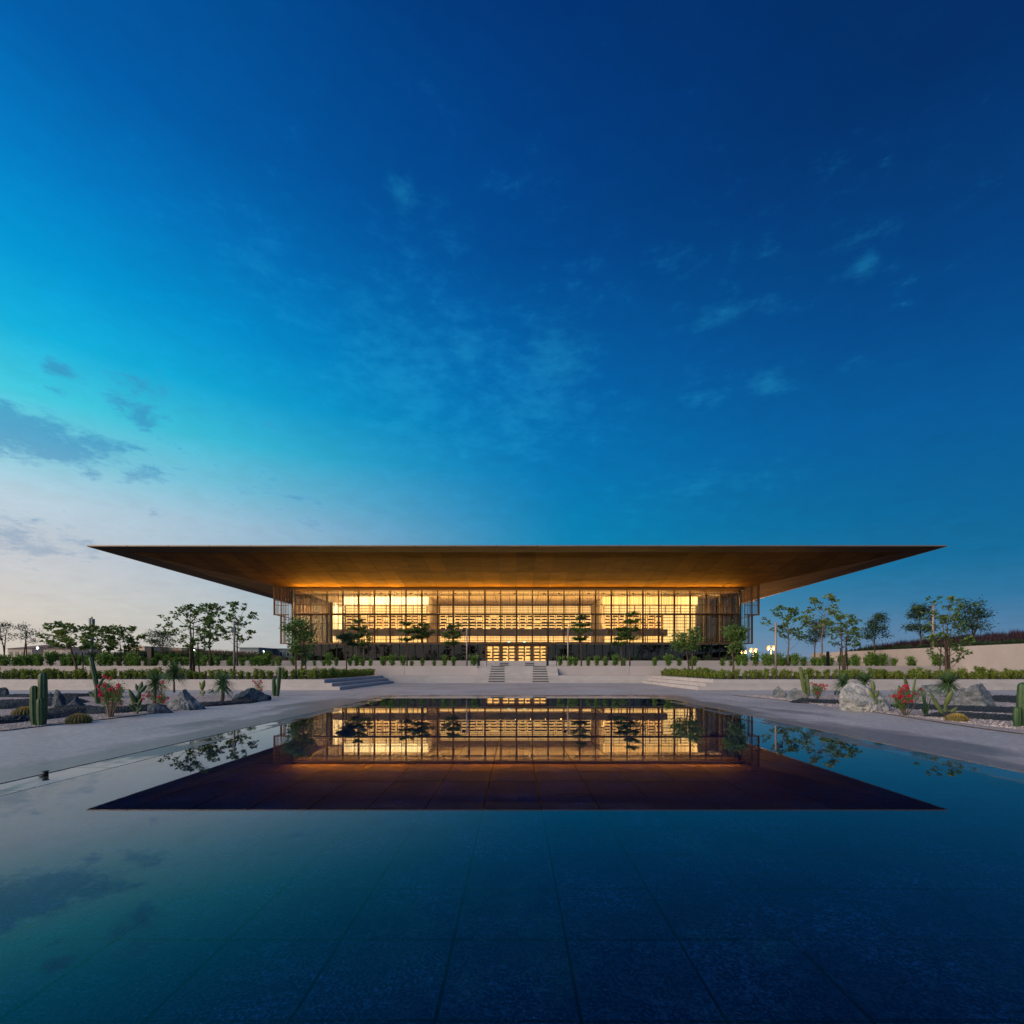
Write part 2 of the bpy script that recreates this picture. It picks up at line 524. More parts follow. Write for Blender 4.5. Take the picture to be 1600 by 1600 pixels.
# ------------------------------------------------------------------ mesh building helpers
class MB:
    def __init__(s):
        s.v, s.f = [], []

    def add(s, vs, fs):
        o = len(s.v)
        s.v += [tuple(v) for v in vs]
        s.f += [tuple(i + o for i in f) for f in fs]
        return s

    def box(s, x0, x1, y0, y1, z0, z1):
        vs = [(x0, y0, z0), (x1, y0, z0), (x1, y1, z0), (x0, y1, z0), (x0, y0, z1), (x1, y0, z1), (x1, y1, z1), (x0, y1, z1)]
        return s.add(vs, [(3, 2, 1, 0), (4, 5, 6, 7), (0, 1, 5, 4), (1, 2, 6, 5), (2, 3, 7, 6), (3, 0, 4, 7)])

    def prism(s, poly, z0, z1):
        """poly: counter-clockwise (x,y); z0/z1 numbers or functions of (x,y)"""
        g0 = z0 if callable(z0) else (lambda x, y: z0)
        g1 = z1 if callable(z1) else (lambda x, y: z1)
        n = len(poly)
        vs = [(x, y, g0(x, y)) for x, y in poly] + [(x, y, g1(x, y)) for x, y in poly]
        fs = [tuple(range(n - 1, -1, -1)), tuple(range(n, 2 * n))]
        fs += [(i, (i + 1) % n, n + (i + 1) % n, n + i) for i in range(n)]
        return s.add(vs, fs)

    def tube(s, pts, rad, seg=7, cap=True):
        pts = [Vector(p) for p in pts]
        if not hasattr(rad, '__len__'):
            rad = [rad] * len(pts)
        rings = []
        o = len(s.v)
        up = Vector((.13, .31, .94))
        for i, p in enumerate(pts):
            d = (pts[min(i + 1, len(pts) - 1)] - pts[max(i - 1, 0)])
            if d.length < 1e-9:
                d = Vector((0, 0, 1))
            d.normalize()
            a = d.cross(Vector((1, 0, 0)) if abs(d.x) < .8 else Vector((0, 1, 0)))
            a.normalize()
            b = d.cross(a)
            for k in range(seg):
                t = 2 * PI * k / seg
                s.v.append(tuple(p + (a * math.cos(t) + b * math.sin(t)) * rad[i]))
        for i in range(len(pts) - 1):
            for k in range(seg):
                q = (k + 1) % seg
                s.f.append((o + i * seg + k, o + i * seg + q, o + (i + 1) * seg + q, o + (i + 1) * seg + k))
        if cap:
            s.f.append(tuple(o + k for k in range(seg - 1, -1, -1)))
            s.f.append(tuple(o + (len(pts) - 1) * seg + k for k in range(seg)))
        return s

    def leaf(s, p, d, n, L, w):
        """one folded leaf from p along d, n = face normal"""
        side = d.cross(n)
        if side.length < 1e-6:
            side = Vector((1, 0, 0))
        side.normalize()
        n = side.cross(d)
        m = p + d * (L * .55)
        s.add([p, m + side * (w / 2) + n * (w * .12), p + d * L, m - side * (w / 2) + n * (w * .12)], [(0, 1, 2), (0, 2, 3)])
        return s

    def blade(s, p, d, L, w, droop, seg=4):
        """narrow sword leaf that droops toward its tip"""
        side = d.cross(Vector((0, 0, 1)))
        if side.length < 1e-4:
            side = Vector((1, 0, 0))
        side.normalize()
        o = len(s.v)
        for i in range(seg + 1):
            t = i / seg
            c = p + d * (L * t) + Vector((0, 0, -droop * L * t * t))
            ww = w * (1 - t) * (.6 + 1.2 * min(t * 3, 1) * .4) + .001
            s.v.append(tuple(c + side * ww / 2))
            s.v.append(tuple(c - side * ww / 2))
        for i in range(seg):
            a = o + 2 * i
            s.f.append((a, a + 2, a + 3, a + 1))
        return s

    def build(s, name, m, parent=None, smooth=False, origin=None, kind=None):
        me = bpy.data.meshes.new(name)
        if origin is None:
            r = parent
            while r is not None and r.parent is not None:
                r = r.parent
            origin = Vector(r.location) if r is not None else Vector((0, 0, 0))
        vs = s.v if origin.length < 1e-9 else [(x - origin.x, y - origin.y, z - origin.z) for x, y, z in s.v]
        me.from_pydata(vs, [], s.f)
        me.materials.append(MATS[m] if isinstance(m, str) else m)
        if smooth:
            me.polygons.foreach_set('use_smooth', [True] * len(me.polygons))
        me.update()
        o = bpy.data.objects.new(name, me)
        COL.objects.link(o)
        if parent is not None:
            o.parent = parent
        elif origin.length > 1e-9:
            o.location = origin
        if kind:
            o['kind'] = kind
        return o


def tag(o, label, cat, group=None):
    o['label'] = label
    o['category'] = cat
    if group:
        o['group'] = group
    return o


def thing(name, loc, label, cat, group=None):
    o = bpy.data.objects.new(name, None)
    o.empty_display_size = .2
    o.location = Vector(loc)
    COL.objects.link(o)
    return tag(o, label, cat, group)


def struct(o):
    o['kind'] = 'structure'
    return o


def copy_tree(o, parent=None):
    c = o.copy()
    COL.objects.link(c)
    c.parent = parent
    for ch in o.children:
        copy_tree(ch, c)
    return c


def rot(v, axis, a):
    return Matrix.Rotation(a, 3, axis) @ v


# ------------------------------------------------------------------ the setting: ground, pool, deck, terraces
XL, XR, YF = -5.90, 6.43, 22.7          # pool edge: left, right, far end
Y0 = -9.0                               # behind the camera
g = MB()
g.add([(-4000, -600, -.6), (4000, -600, -.6), (4000, 7000, -.6), (-4000, 7000, -.6)], [(0, 1, 2, 3)])
struct(g.build('ground', 'sand'))
g = MB()
g.prism([(-3000, 64), (3000, 64), (3000, 6500), (-3000, 6500)], -.5, 1.30)
struct(g.build('terrain', 'sand'))

# paved deck round the pool
def deck_material():
    m = bpy.data.materials.new('deck_stone')
    m.use_nodes = True
    t = m.node_tree
    b = t.nodes['Principled BSDF']
    co = t.nodes.new('ShaderNodeTexCoord')

    def noise_n(scale, sx, sy, detail, lo, hi):
        mp = t.nodes.new('ShaderNodeMapping')
        mp.inputs['Scale'].default_value = (sx, sy, 1)
        t.links.new(co.outputs['Object'], mp.inputs[0])
        n = t.nodes.new('ShaderNodeTexNoise')
        n.inputs['Scale'].default_value = scale
        n.inputs['Detail'].default_value = detail
        n.inputs['Roughness'].default_value = .62
        t.links.new(mp.outputs[0], n.inputs['Vector'])
        r = t.nodes.new('ShaderNodeMapRange')
        r.inputs[1].default_value = lo
        r.inputs[2].default_value = hi
        t.links.new(n.outputs[0], r.inputs[0])
        return r.outputs[0]
    a = noise_n(.33, 1, .8, 5, .42, .66)          # wide stains left by splashed water
    c = noise_n(9, 1, 1, 8, .3, .7)
    # damp band where the pool laps over: ragged, strongest beside the rim
    wob = noise_n(.55, 1, .35, 5, .30, .70)
    sx = t.nodes.new('ShaderNodeSeparateXYZ')
    t.links.new(co.outputs['Object'], sx.inputs[0])
    ab = t.nodes.new('ShaderNodeMath')
    ab.operation = 'ABSOLUTE'
    ad = t.nodes.new('ShaderNodeMath')
    ad.operation = 'SUBTRACT'
    t.links.new(sx.outputs[0], ad.inputs[0])
    ad.inputs[1].default_value = .265
    t.links.new(ad.outputs[0], ab.inputs[0])
    ax = t.nodes.new('ShaderNodeMath')
    ax.operation = 'SUBTRACT'
    ax.inputs[1].default_value = 6.165
    t.links.new(ab.outputs[0], ax.inputs[0])
    ay = t.nodes.new('ShaderNodeMath')
    ay.operation = 'MULTIPLY_ADD'
    ay.inputs[1].default_value = 3.0
    ay.inputs[2].default_value = -YF * 3.0
    t.links.new(sx.outputs[1], ay.inputs[0])
    am = t.nodes.new('ShaderNodeMath')
    am.operation = 'MAXIMUM'
    t.links.new(ax.outputs[0], am.inputs[0])
    t.links.new(ay.outputs[0], am.inputs[1])
    dw = t.nodes.new('ShaderNodeMapRange')
    dw.inputs[1].default_value = 2.7
    dw.inputs[2].default_value = 0.0
    t.links.new(am.outputs[0], dw.inputs[0])
    sm = t.nodes.new('ShaderNodeMath')
    sm.operation = 'ADD'
    t.links.new(dw.outputs[0], sm.inputs[0])
    t.links.new(wob, sm.inputs[1])
    wet = t.nodes.new('ShaderNodeMapRange')
    wet.interpolation_type = 'SMOOTHSTEP'
    wet.inputs[1].default_value = .75
    wet.inputs[2].default_value = 1.25
    t.links.new(sm.outputs[0], wet.inputs[0])
    mxx = t.nodes.new('ShaderNodeMath')
    mxx.operation = 'MAXIMUM'
    t.links.new(wet.outputs[0], mxx.inputs[0])
    hf = t.nodes.new('ShaderNodeMath')
    hf.operation = 'MULTIPLY'
    hf.inputs[1].default_value = .45
    t.links.new(a, hf.inputs[0])
    t.links.new(hf.outputs[0], mxx.inputs[1])
    a = mxx.outputs[0]
    x = t.nodes.new('ShaderNodeMix')
    x.data_type = 'RGBA'
    x.inputs[6].default_value = (.62, .58, .55, 1)
    x.inputs[7].default_value = (.29, .24, .20, 1)
    t.links.new(a, x.inputs[0])
    y = t.nodes.new('ShaderNodeMix')
    y.data_type = 'RGBA'
    y.blend_type = 'MULTIPLY'
    y.inputs[0].default_value = .42
    t.links.new(x.outputs[2], y.inputs[6])
    t.links.new(c, y.inputs[7])
    t.links.new(y.outputs[2], b.inputs['Base Color'])
    r = t.nodes.new('ShaderNodeMapRange')
    r.inputs[3].default_value = .6
    r.inputs[4].default_value = .38
    t.links.new(a, r.inputs[0])
    t.links.new(r.outputs[0], b.inputs['Roughness'])
    bp = t.nodes.new('ShaderNodeBump')
    bp.inputs['Strength'].default_value = .12
    bp.inputs['Distance'].default_value = .02
    t.links.new(c, bp.inputs['Height'])
    t.links.new(bp.outputs[0], b.inputs['Normal'])
    MATS['deck_stone'] = m


deck_material()
DZ = .006
deck = struct(bpy.data.objects.new('pool_deck', None))
COL.objects.link(deck)
random.seed(4)


def slabs(x0, x1, y0, y1, nx, ny):
    """large cast slabs with hairline joints"""
    for i in range(nx):
        for j in range(ny):
            xa, xb = x0 + (x1 - x0) * i / nx, x0 + (x1 - x0) * (i + 1) / nx
            ya, yb = y0 + (y1 - y0) * j / ny, y0 + (y1 - y0) * (j + 1) / ny
            q = .005
            MB().box(xa + q, xb - q, ya + q, yb - q, -.45, DZ + random.uniform(-.0015, .0015)).build('paving_slab', 'deck_stone', deck)


slabs(-11.3, XL - .02, Y0, 28.0, 1, 7)
slabs(-60, -11.3, 22.7, 28.0, 4, 1)
slabs(XR + .02, 11.3, Y0, 28.0, 1, 7)
slabs(11.3, 60, 22.7, 28.0, 4, 1)
slabs(XL - .02, XR + .02, YF + .02, 28.0, 3, 1)
slabs(-10.0, 10.5, 28.0, 40.0, 4, 3)
g = MB()
g.box(-60, 60, Y0, 41, -.56, -.46)
struct(g.build('deck_base', 'grout'))

# the pool: dark tiles seen through the water
PZ = -.10
pool = struct(bpy.data.objects.new('pool_floor', None))
COL.objects.link(pool)
g = MB()
g.box(XL - .015, XR + .015, Y0, YF + .015, -.44, PZ - .012)
gb = g.build('floor_bed', 'grout', pool)
T = .597
IXL, IXR = XL + .54, XR - .55
cells = []
k0 = int(math.floor((IXL + .327) / T)) - 1
for i in range(k0, k0 + 22):
    for j in range(-9, 36):
        xa, xb = -.327 + i * T, -.327 + (i + 1) * T
        ya, yb = 2.004 + j * T, 2.004 + (j + 1) * T
        xa, xb, yb = max(xa, IXL), min(xb, IXR), min(yb, YF - .55)
        if xb - xa < .05 or yb - ya < .05:
            continue
        cx, cy = (xa + xb) / 2, (ya + yb) / 2
        seen = cy > 1.6 and abs((cx) / cy) < 1.15
        cells.append((0 if seen else 1, math.hypot(cx, cy), xa, xb, ya, yb))
cells.sort()
random.seed(7)
rest = MB()
for n, (s_, d_, xa, xb, ya, yb) in enumerate(cells):
    z = PZ + random.uniform(-.003, .003)
    q = .0085
    if n < 300:
        MB().box(xa + q, xb - q, ya + q, yb - q, PZ - .03, z).build('tile', 'pool_tile', pool)
    else:
        rest.box(xa + q, xb - q, ya + q, yb - q, PZ - .03, z)
rest.build('far_tile', 'pool_tile', pool, kind='stuff')
# wet rim of overflow tiles, level with the water
rim = struct(bpy.data.objects.new('pool_rim', None))
COL.objects.link(rim)
y = Y0
while y < YF - .6:
    for (xa, xb) in ((XL, IXL - .006), (IXR + .006, XR)):
        MB().box(xa + .012, xb, y + .004, min(y + 1.19, YF - .56) - .004, -.40, .0025 + random.uniform(-.0007, .0007)).build('rim_tile', 'rim_wet', rim)
    y += 1.194
x = XL + .012
while x < XR - .2:
    MB().box(x + .004, min(x + 1.19, XR) - .004, YF - .545, YF, -.40, .0025 + random.uniform(-.0007, .0007)).build('rim_tile', 'rim_wet', rim)
    x += 1.194
g = MB()
g.add([(IXL - .004, Y0, 0), (IXR + .004, Y0, 0), (IXR + .004, YF - .547, 0), (IXL - .004, YF - .547, 0)], [(0, 1, 2, 3)])
water = struct(g.build('water', 'water'))

# terraces: sunken court with three steps on three sides
RZ = .2
LX = [-10.03, -10.55, -11.07]
RX = [10.45, 10.98, 11.5]
FY = [28.0, 28.2, 28.4]
BY = [40.0, 40.4, 40.8]
SX0, SX1 = -3.26, 3.62                    # central flight
terr = struct(bpy.data.objects.new('terrace', None))
COL.objects.link(terr)


def course(x0, x1, y0, y1, z0, z1, n, name='step', m='pale_stone', axis='x'):
    for i in range(n):
        if axis == 'x':
            a, b = x0 + (x1 - x0) * i / n, x0 + (x1 - x0) * (i + 1) / n
            MB().box(a + .003, b - .003, y0, y1, z0, z1).build(name, m, terr)
        else:
            a, b = y0 + (y1 - y0) * i / n, y0 + (y1 - y0) * (i + 1) / n
            MB().box(x0, x1, a + .003, b - .003, z0, z1).build(name, m, terr)


for k in range(3):
    z0, z1 = k * RZ + (.0 if k else -.3), (k + 1) * RZ
    # left block: front course and side course
    course(-60, LX[k], FY[k], FY[k] + .6, z0, z1, 7)
    course(LX[k] - .6, LX[k], FY[k] + .6, 42.0, z0, z1, 2, axis='y')
    course(RX[k], 60, FY[k], FY[k] + .6, z0, z1, 7)
    course(RX[k], RX[k] + .6, FY[k] + .6, 42.0, z0, z1, 2, axis='y')
    course(LX[k] + .002, SX0 - .004, BY[k], BY[k] + 1.5, z0, z1, 2)
    course(SX1 + .004, RX[k] - .002, BY[k], BY[k] + 1.5, z0, z1, 2)
for k in range(7):                         # central flight of seven steps
    y0 = 40.0 + .4 * k
    z0, z1 = k * RZ + (0 if k else -.3), (k + 1) * RZ
    st = MB().box(SX0, SX1, y0, y0 + .8, z0, z1).build('step', 'pale_stone', terr)
    for (a, b) in ((-2.20, -.86), (1.42, 2.74)):
        w = .02 * k
        MB().box(a + w, b - w * .5, y0 - .012, y0 + .05, z1 - .115, z1 - .02).build('grip_strip', 'dark_strip', st)
# fills
g = MB()
g.box(-60, -11.6, 29.0, 42.3, -.3, .56)
g.box(12.05, 60, 29.0, 42.3, -.3, .56)
struct(g.build('planting_bed', 'soil'))
# the long planter wall with its return beside the central flight
WY = 42.3
for (a, b, n) in ((-60, SX0, 9), (SX1, 60, 9)):
    for i in range(n):
        xa, xb = a + (b - a) * i / n, a + (b - a) * (i + 1) / n
        MB().box(xa + .008, xb - .008, WY, WY + .3, .0, 1.40).build('wall_block', 'wall_stone', terr)
g = MB()
for (a, b) in ((-60, SX0 - .3), (SX1 + .3, 60)):
    g.box(a, b, WY + .3, 55.0, -.3, 1.34)
struct(g.build('upper_bed', 'soil'))
for (a, b) in ((SX0 - .3, SX0), (SX1, SX1 + .3)):
    MB().box(a, b, WY + .3, 55, 0, 1.40).build('wall_block', 'wall_stone', terr)
MB().box(SX0 + .002, SX1 - .002, 43.2, 55.0, .2, 1.395).build('landing', 'pale_stone', terr)
for (a, b) in ((-60, -5.0), (5.4, 60)):
    for i in range(7):
        xa, xb = a + (b - a) * i / 7, a + (b - a) * (i + 1) / 7
        MB().box(xa + .004, xb - .004, 55.0, 55.3, .0, 2.02).build('wall_block', 'wall_stone', terr)
for k in range(3):
    st = MB().box(-5.0 + .003, 5.4 - .003, 55.0 + .4 * k, 56.6, 1.2, 1.4 + RZ * (k + 1) + .002 * k).build('step', 'pale_stone', terr)
    if k < 2:
        for (a, b) in ((-1.75, -.75), (1.1, 2.15)):
            MB().box(a, b, 55.0 + .4 * k - .012, 55.0 + .4 * k + .05, 1.4 + RZ * (k + 1) - .15, 1.4 + RZ * (k + 1) - .02).build('grip_strip', 'dark_strip', st)
g = MB()
g.box(-60, -5.0, 55.3, 130, -.3, 2.0)
g.box(5.4, 60, 55.3, 130, -.3, 2.0)
g.box(-5.0, 5.4, 56.6, 130, -.3, 2.0)
struct(g.build('upper_terrace', 'pale_stone'))

# gravel gardens either side
def gz(x, y):
    return .03 + .05 * noise.noise(Vector((x * .22, y * .22, 3)))


def garden(sgn, name):
    m = MB()
    nx, ny = 44, 46
    edge = [10.35 + .35 * math.sin(i * .21 + sgn) + (.55 if sgn < 0 else .1) * (i / ny) for i in range(ny + 1)]
    for j in range(ny + 1):
        y_ = 2.0 + (22.9 - 2.0) * j / ny
        for i in range(nx + 1):
            x_ = edge[j] + (48 - edge[j]) * (i / nx) ** 1.6
            m.v.append((sgn * x_, y_, gz(sgn * x_, y_) if 0 < i < nx and 0 < j < ny else .0245))
    for j in range(ny):
        for i in range(nx):
            a = j * (nx + 1) + i
            q = (a, a + 1, a + nx + 2, a + nx + 1)
            m.f.append(q if sgn > 0 else q[::-1])
    return struct(m.build(name, 'gravel', smooth=True))


garden(-1, 'gravel_garden_left')
garden(1, 'gravel_garden_right')


DARKP = []


def berm(pts, name='dark_gravel_bed', h=.16):
    """low mound of dark gravel; pts = list of (x, y, half width)"""
    m = MB()
    prof = [(-1 + k / 8, (max(0, 1 - abs(k / 8 - 1) ** 2.2) ** .8 if 0 < k < 16 else -.05)) for k in range(17)]
    fine = []
    for i in range(len(pts) - 1):
        for t in range(24):
            s = t / 24
            fine.append([pts[i][q] * (1 - s) + pts[i + 1][q] * s for q in range(3)])
    fine.append(list(pts[-1]))
    n = len(fine)
    for i, (x_, y_, w) in enumerate(fine):
        a, b = fine[max(i - 1, 0)], fine[min(i + 1, n - 1)]
        d = Vector((b[0] - a[0], b[1] - a[1], 0)).normalized()
        s = Vector((-d.y, d.x, 0))
        ww = w + .16 * noise.noise(Vector((x_, y_, 1)))
        e = min(1, i / 12, (n - 1 - i) / 12)
        for (o, z) in prof:
            p = Vector((x_, y_, 0)) + s * (o * max(ww, .05))
            zz = .02 + h * max(z, -.2) * e + .03 * noise.noise(p * 1.3) + .025 * noise.noise(p * 6)
            m.v.append((p.x, p.y, zz))
    L = len(prof)
    for i in range(n - 1):
        for k in range(L - 1):
            m.f.append((i * L + k, i * L + k + 1, (i + 1) * L + k + 1, (i + 1) * L + k))
    o = m.build(name, 'dark_gravel', smooth=True)
    for i in range(n - 1):
        for k in range(1, L - 2):
            a, b = Vector(m.v[i * L + k]), Vector(m.v[(i + 1) * L + k + 1])
            for q in range(1 + int(3 * (b - a).length)):
                DARKP.append(a.lerp(b, random.random()) + Vector((random.uniform(-.05, .05), random.uniform(-.05, .05), 0)))
    return struct(o)


def gpts(l):
    return [(on_ground(px, py).x, on_ground(px, py).y, w) for px, py, w in l]


berm(gpts([(-60, 1136, .38), (0, 1132, .42), (60, 1125, .42), (110, 1118, .34), (140, 1114, .20)]), h=.15)
berm(gpts([(70, 1112, .40), (120, 1112, .50), (170, 1115, .62), (215, 1112, .55), (262, 1105, .45)]), h=.15)
berm(gpts([(-90, 1108, 1.7), (0, 1105, 1.75), (50, 1103, 1.5), (95, 1099, .9), (125, 1097, .4)]), h=.20)
berm(gpts([(-20, 1090, .8), (60, 1090, .8), (120, 1089, .7), (150, 1089, .4)]), h=.12)
berm(gpts([(300, 1105, .25), (335, 1102, .42), (380, 1099, .35), (402, 1096, .15)]), h=.1)
berm(gpts([(1236, 1098, .15), (1270, 1099, .30), (1310, 1100, .40), (1345, 1102, .40)]), h=.12)
berm(gpts([(1385, 1104, .45), (1440, 1108, .7), (1500, 1110, .8), (1580, 1113, .7), (1680, 1117, .7)]), h=.12)
berm(gpts([(1440, 1119, .26), (1500, 1122, .40), (1570, 1126, .46), (1680, 1131, .5)]), h=.11)
berm(gpts([(1535, 1096, .8), (1590, 1097, 1.6), (1680, 1098, 2.0)]), h=.2)

m = MB()
for c_ in DARKP:
    r = random.uniform(.016, .042)
    a = random.random() * 6
    c, s = math.cos(a) * r, math.sin(a) * r
    X, Yq, Zq = c_.x, c_.y, c_.z - .004
    m.add([(X + c, Yq + s, Zq), (X - s * .8, Yq + c * .8, Zq), (X - c, Yq - s, Zq), (X + s * .8, Yq - c * .8, Zq), (X, Yq, Zq + r * .8)],
          [(0, 1, 4), (1, 2, 4), (2, 3, 4), (3, 0, 4)])
m.build('dark_pebbles', 'dark_pebble', kind='stuff')

# loose pebbles along the near edges of the gardens
random.seed(11)
for sgn, nm in ((-1, 'pebbles_left'), (1, 'pebbles_right')):
    m = MB()
    for i in range(5200):
        y_ = 7.0 + 15.5 * random.random() ** 1.5
        x_ = 10.45 + (.45 * (y_ - 2) / 21 if sgn < 0 else .1) + 7.5 * random.random() ** 1.8
        r = random.uniform(.012, .034)
        z_ = gz(sgn * x_, y_)
        a = random.random() * 6
        c, s = math.cos(a) * r, math.sin(a) * r
        X = sgn * x_
        m.add([(X + c, y_ + s, z_), (X - s * .8, y_ + c * .8, z_), (X - c, y_ - s, z_), (X + s * .8, y_ - c * .8, z_), (X, y_, z_ + r * .75)],
              [(0, 1, 4), (1, 2, 4), (2, 3, 4), (3, 0, 4)])
    m.build(nm, 'pebble', kind='stuff')

# ------------------------------------------------------------------ the building
BX, BD = .2, 75.3                         # centre, glass plane
BAY, NB = 2.4, 14
SD = 74.45                                # plane of the bronze screens
HW = 34.5                                 # half width of the glass box
ZB, ZS, ZM, ZT = 2.0, 4.98, 9.25, 13.30   # terrace, foot of screens, middle rail, soffit
BACK = 122.0
bld = thing('library_building', (BX, BD, 2.0), 'long low library lit gold inside, glass walls in bronze screens under a huge overhanging roof', 'building')

# roof
CANT = 16.75
EX0, EX1 = BX - HW - CANT, BX + HW + CANT
EY0, EY1 = BD - .3 - CANT, BACK + CANT
ZE = 15.62
BORD = 3.0
m = MB()
def ring_pts(off, z):
    return [(EX0 + off, EY0 + off, z), (EX1 - off, EY0 + off, z), (EX1 - off, EY1 - off, z), (EX0 + off, EY1 - off, z)]
rp = ring_pts(.06, ZE + .205) + ring_pts(.06, ZE + .03) + ring_pts(BORD, ZE + .03) + ring_pts(CANT, ZT + .06)
fs = [(0, 1, 2, 3)]
for r_ in range(3):
    for k in range(4):
        a, b = r_ * 4 + k, r_ * 4 + (k + 1) % 4
        fs.append((a, a + 4, b + 4, b))
fs.append((12, 13, 14, 15)[::-1])
m.add(rp, fs)
roof = m.build('roof', 'roof_back', bld)
# thin metal edge in lengths
n = 21
for i in range(n):
    a, b = EX0 + (EX1 - EX0) * i / n, EX0 + (EX1 - EX0) * (i + 1) / n
    MB().prism([(a + .03, EY0), (b - .03, EY0), (b - .03, EY0 + .3), (a + .03, EY0 + .3)], lambda x, y: ZE + .02 - (.0 if y > EY0 + .1 else -.03), ZE + .18).build('edge_trim', 'fascia', roof)
for sx in (EX0, EX1):
    nn = 16
    for i in range(nn):
        a, b = EY0 + .31 + (EY1 - EY0 - .31) * i / nn, EY0 + .31 + (EY1 - EY0 - .31) * (i + 1) / nn
        x0, x1 = (sx, sx + .3) if sx < 0 else (sx - .3, sx)
        MB().box(x0, x1, a + .03, b - .03, ZE + .02, ZE + .18).build('edge_trim', 'fascia', roof)
# flat border strip of the soffit
for i in range(n):
    a, b = EX0 + .3 + (EX1 - EX0 - .6) * i / n, EX0 + .3 + (EX1 - EX0 - .6) * (i + 1) / n
    ya, yb = EY0 + .31, EY0 + BORD - .04
    xa0, xa1 = a, b
    if i == 0:
        poly = [(a, ya), (b - .02, ya), (b - .02, yb), (a + BORD - .34, yb)]
    elif i == n - 1:
        poly = [(a + .02, ya), (b, ya), (b - BORD + .34, yb), (a + .02, yb)]
    else:
        poly = [(a + .02, ya), (b - .02, ya), (b - .02, yb), (a + .02, yb)]
    MB().prism(poly, ZE, ZE + .02).build('border_panel', 'soffit_border', roof)
for sgn, sx in ((1, EX0), (-1, EX1)):
    nn = 14
    for i in range(nn):
        a, b = EY0 + .34 + (EY1 - EY0 - .7) * i / nn, EY0 + .34 + (EY1 - EY0 - .7) * (i + 1) / nn
        xa, xb = sx + sgn * .31, sx + sgn * (BORD - .04)
        if i == 0:
            poly = [(xa, a), (xb, a + BORD - .34), (xb, b - .02), (xa, b - .02)]
        else:
            poly = [(xa, a + .02), (xb, a + .02), (xb, b - .02), (xa, b - .02)]
        if sgn < 0:
            poly = poly[::-1]
        MB().prism(poly, ZE, ZE + .02).build('border_panel', 'soffit_border', roof)


def clip(poly, a, b, c):
    """keep a*x + b*y <= c"""
    out = []
    for i in range(len(poly)):
        p, q = poly[i], poly[(i + 1) % len(poly)]
        fp, fq = a * p[0] + b * p[1] - c, a * q[0] + b * q[1] - c
        if fp <= 0:
            out.append(p)
        if (fp < 0 < fq) or (fq < 0 < fp):
            t = fp / (fp - fq)
            out.append((p[0] + (q[0] - p[0]) * t, p[1] + (q[1] - p[1]) * t))
    return out


SLOPE = (ZE - ZT) / (CANT - BORD)
FYI = EY0 + CANT                          # inner (facade) line of the soffit
random.seed(3)


def soffit_piece(poly, zf):
    if len(poly) < 3:
        return
    ar = sum(poly[i][0] * poly[(i + 1) % len(poly)][1] - poly[(i + 1) % len(poly)][0] * poly[i][1] for i in range(len(poly))) / 2
    if abs(ar) < .15:
        return
    if ar < 0:
        poly = poly[::-1]
    dz = random.uniform(-.006, .006)
    MB().prism(poly, lambda x, y: zf(x, y) + dz, lambda x, y: zf(x, y) + dz + .035).build('soffit_panel', 'soffit', roof)


q = .036
for i in range(-20, 20):
    xa, xb = BX + i * BAY, BX + (i + 1) * BAY
    for (ya, yb) in ((EY0 + BORD, 67.9), (67.9, FYI)):
        p = [(xa + q, ya + q), (xb - q, ya + q), (xb - q, yb - q), (xa + q, yb - q)]
        # hips at 45 degrees from the roof corners
        p = clip(p, -1, 1, -(EX0) + EY0 - .04)
        p = clip(p, 1, 1, EX1 + EY0 - .04)
        soffit_piece(p, lambda x, y: ZT + SLOPE * (FYI - y))
for sgn in (-1, 1):
    xe = EX0 if sgn < 0 else EX1
    xi = xe - sgn * CANT
    for j in range(-6, 26):
        ya, yb = FYI + j * BAY, FYI + (j + 1) * BAY
        for (o0, o1) in ((BORD, 9.6), (9.6, CANT)):
            xa, xb = sorted((xe - sgn * o0, xe - sgn * o1))
            p = [(xa + q, ya + q), (xb - q, ya + q), (xb - q, yb - q), (xa + q, yb - q)]
            # keep the side of the hip away from the front: y - EY0 >= distance from the side edge
            if sgn < 0:
                p = clip(p, 1, -1, EX0 - EY0 - .04)
            else:
                p = clip(p, -1, -1, -EX1 - EY0 - .04)
            soffit_piece(p, lambda x, y: ZT + SLOPE * abs(x - xi))

# head beam at the top of the glass
MB().box(BX - HW - .1, BX + HW + .1, SD - .25, BD + .25, ZT - .36, ZT + .02).build('head_beam', 'bronze_dark', bld)
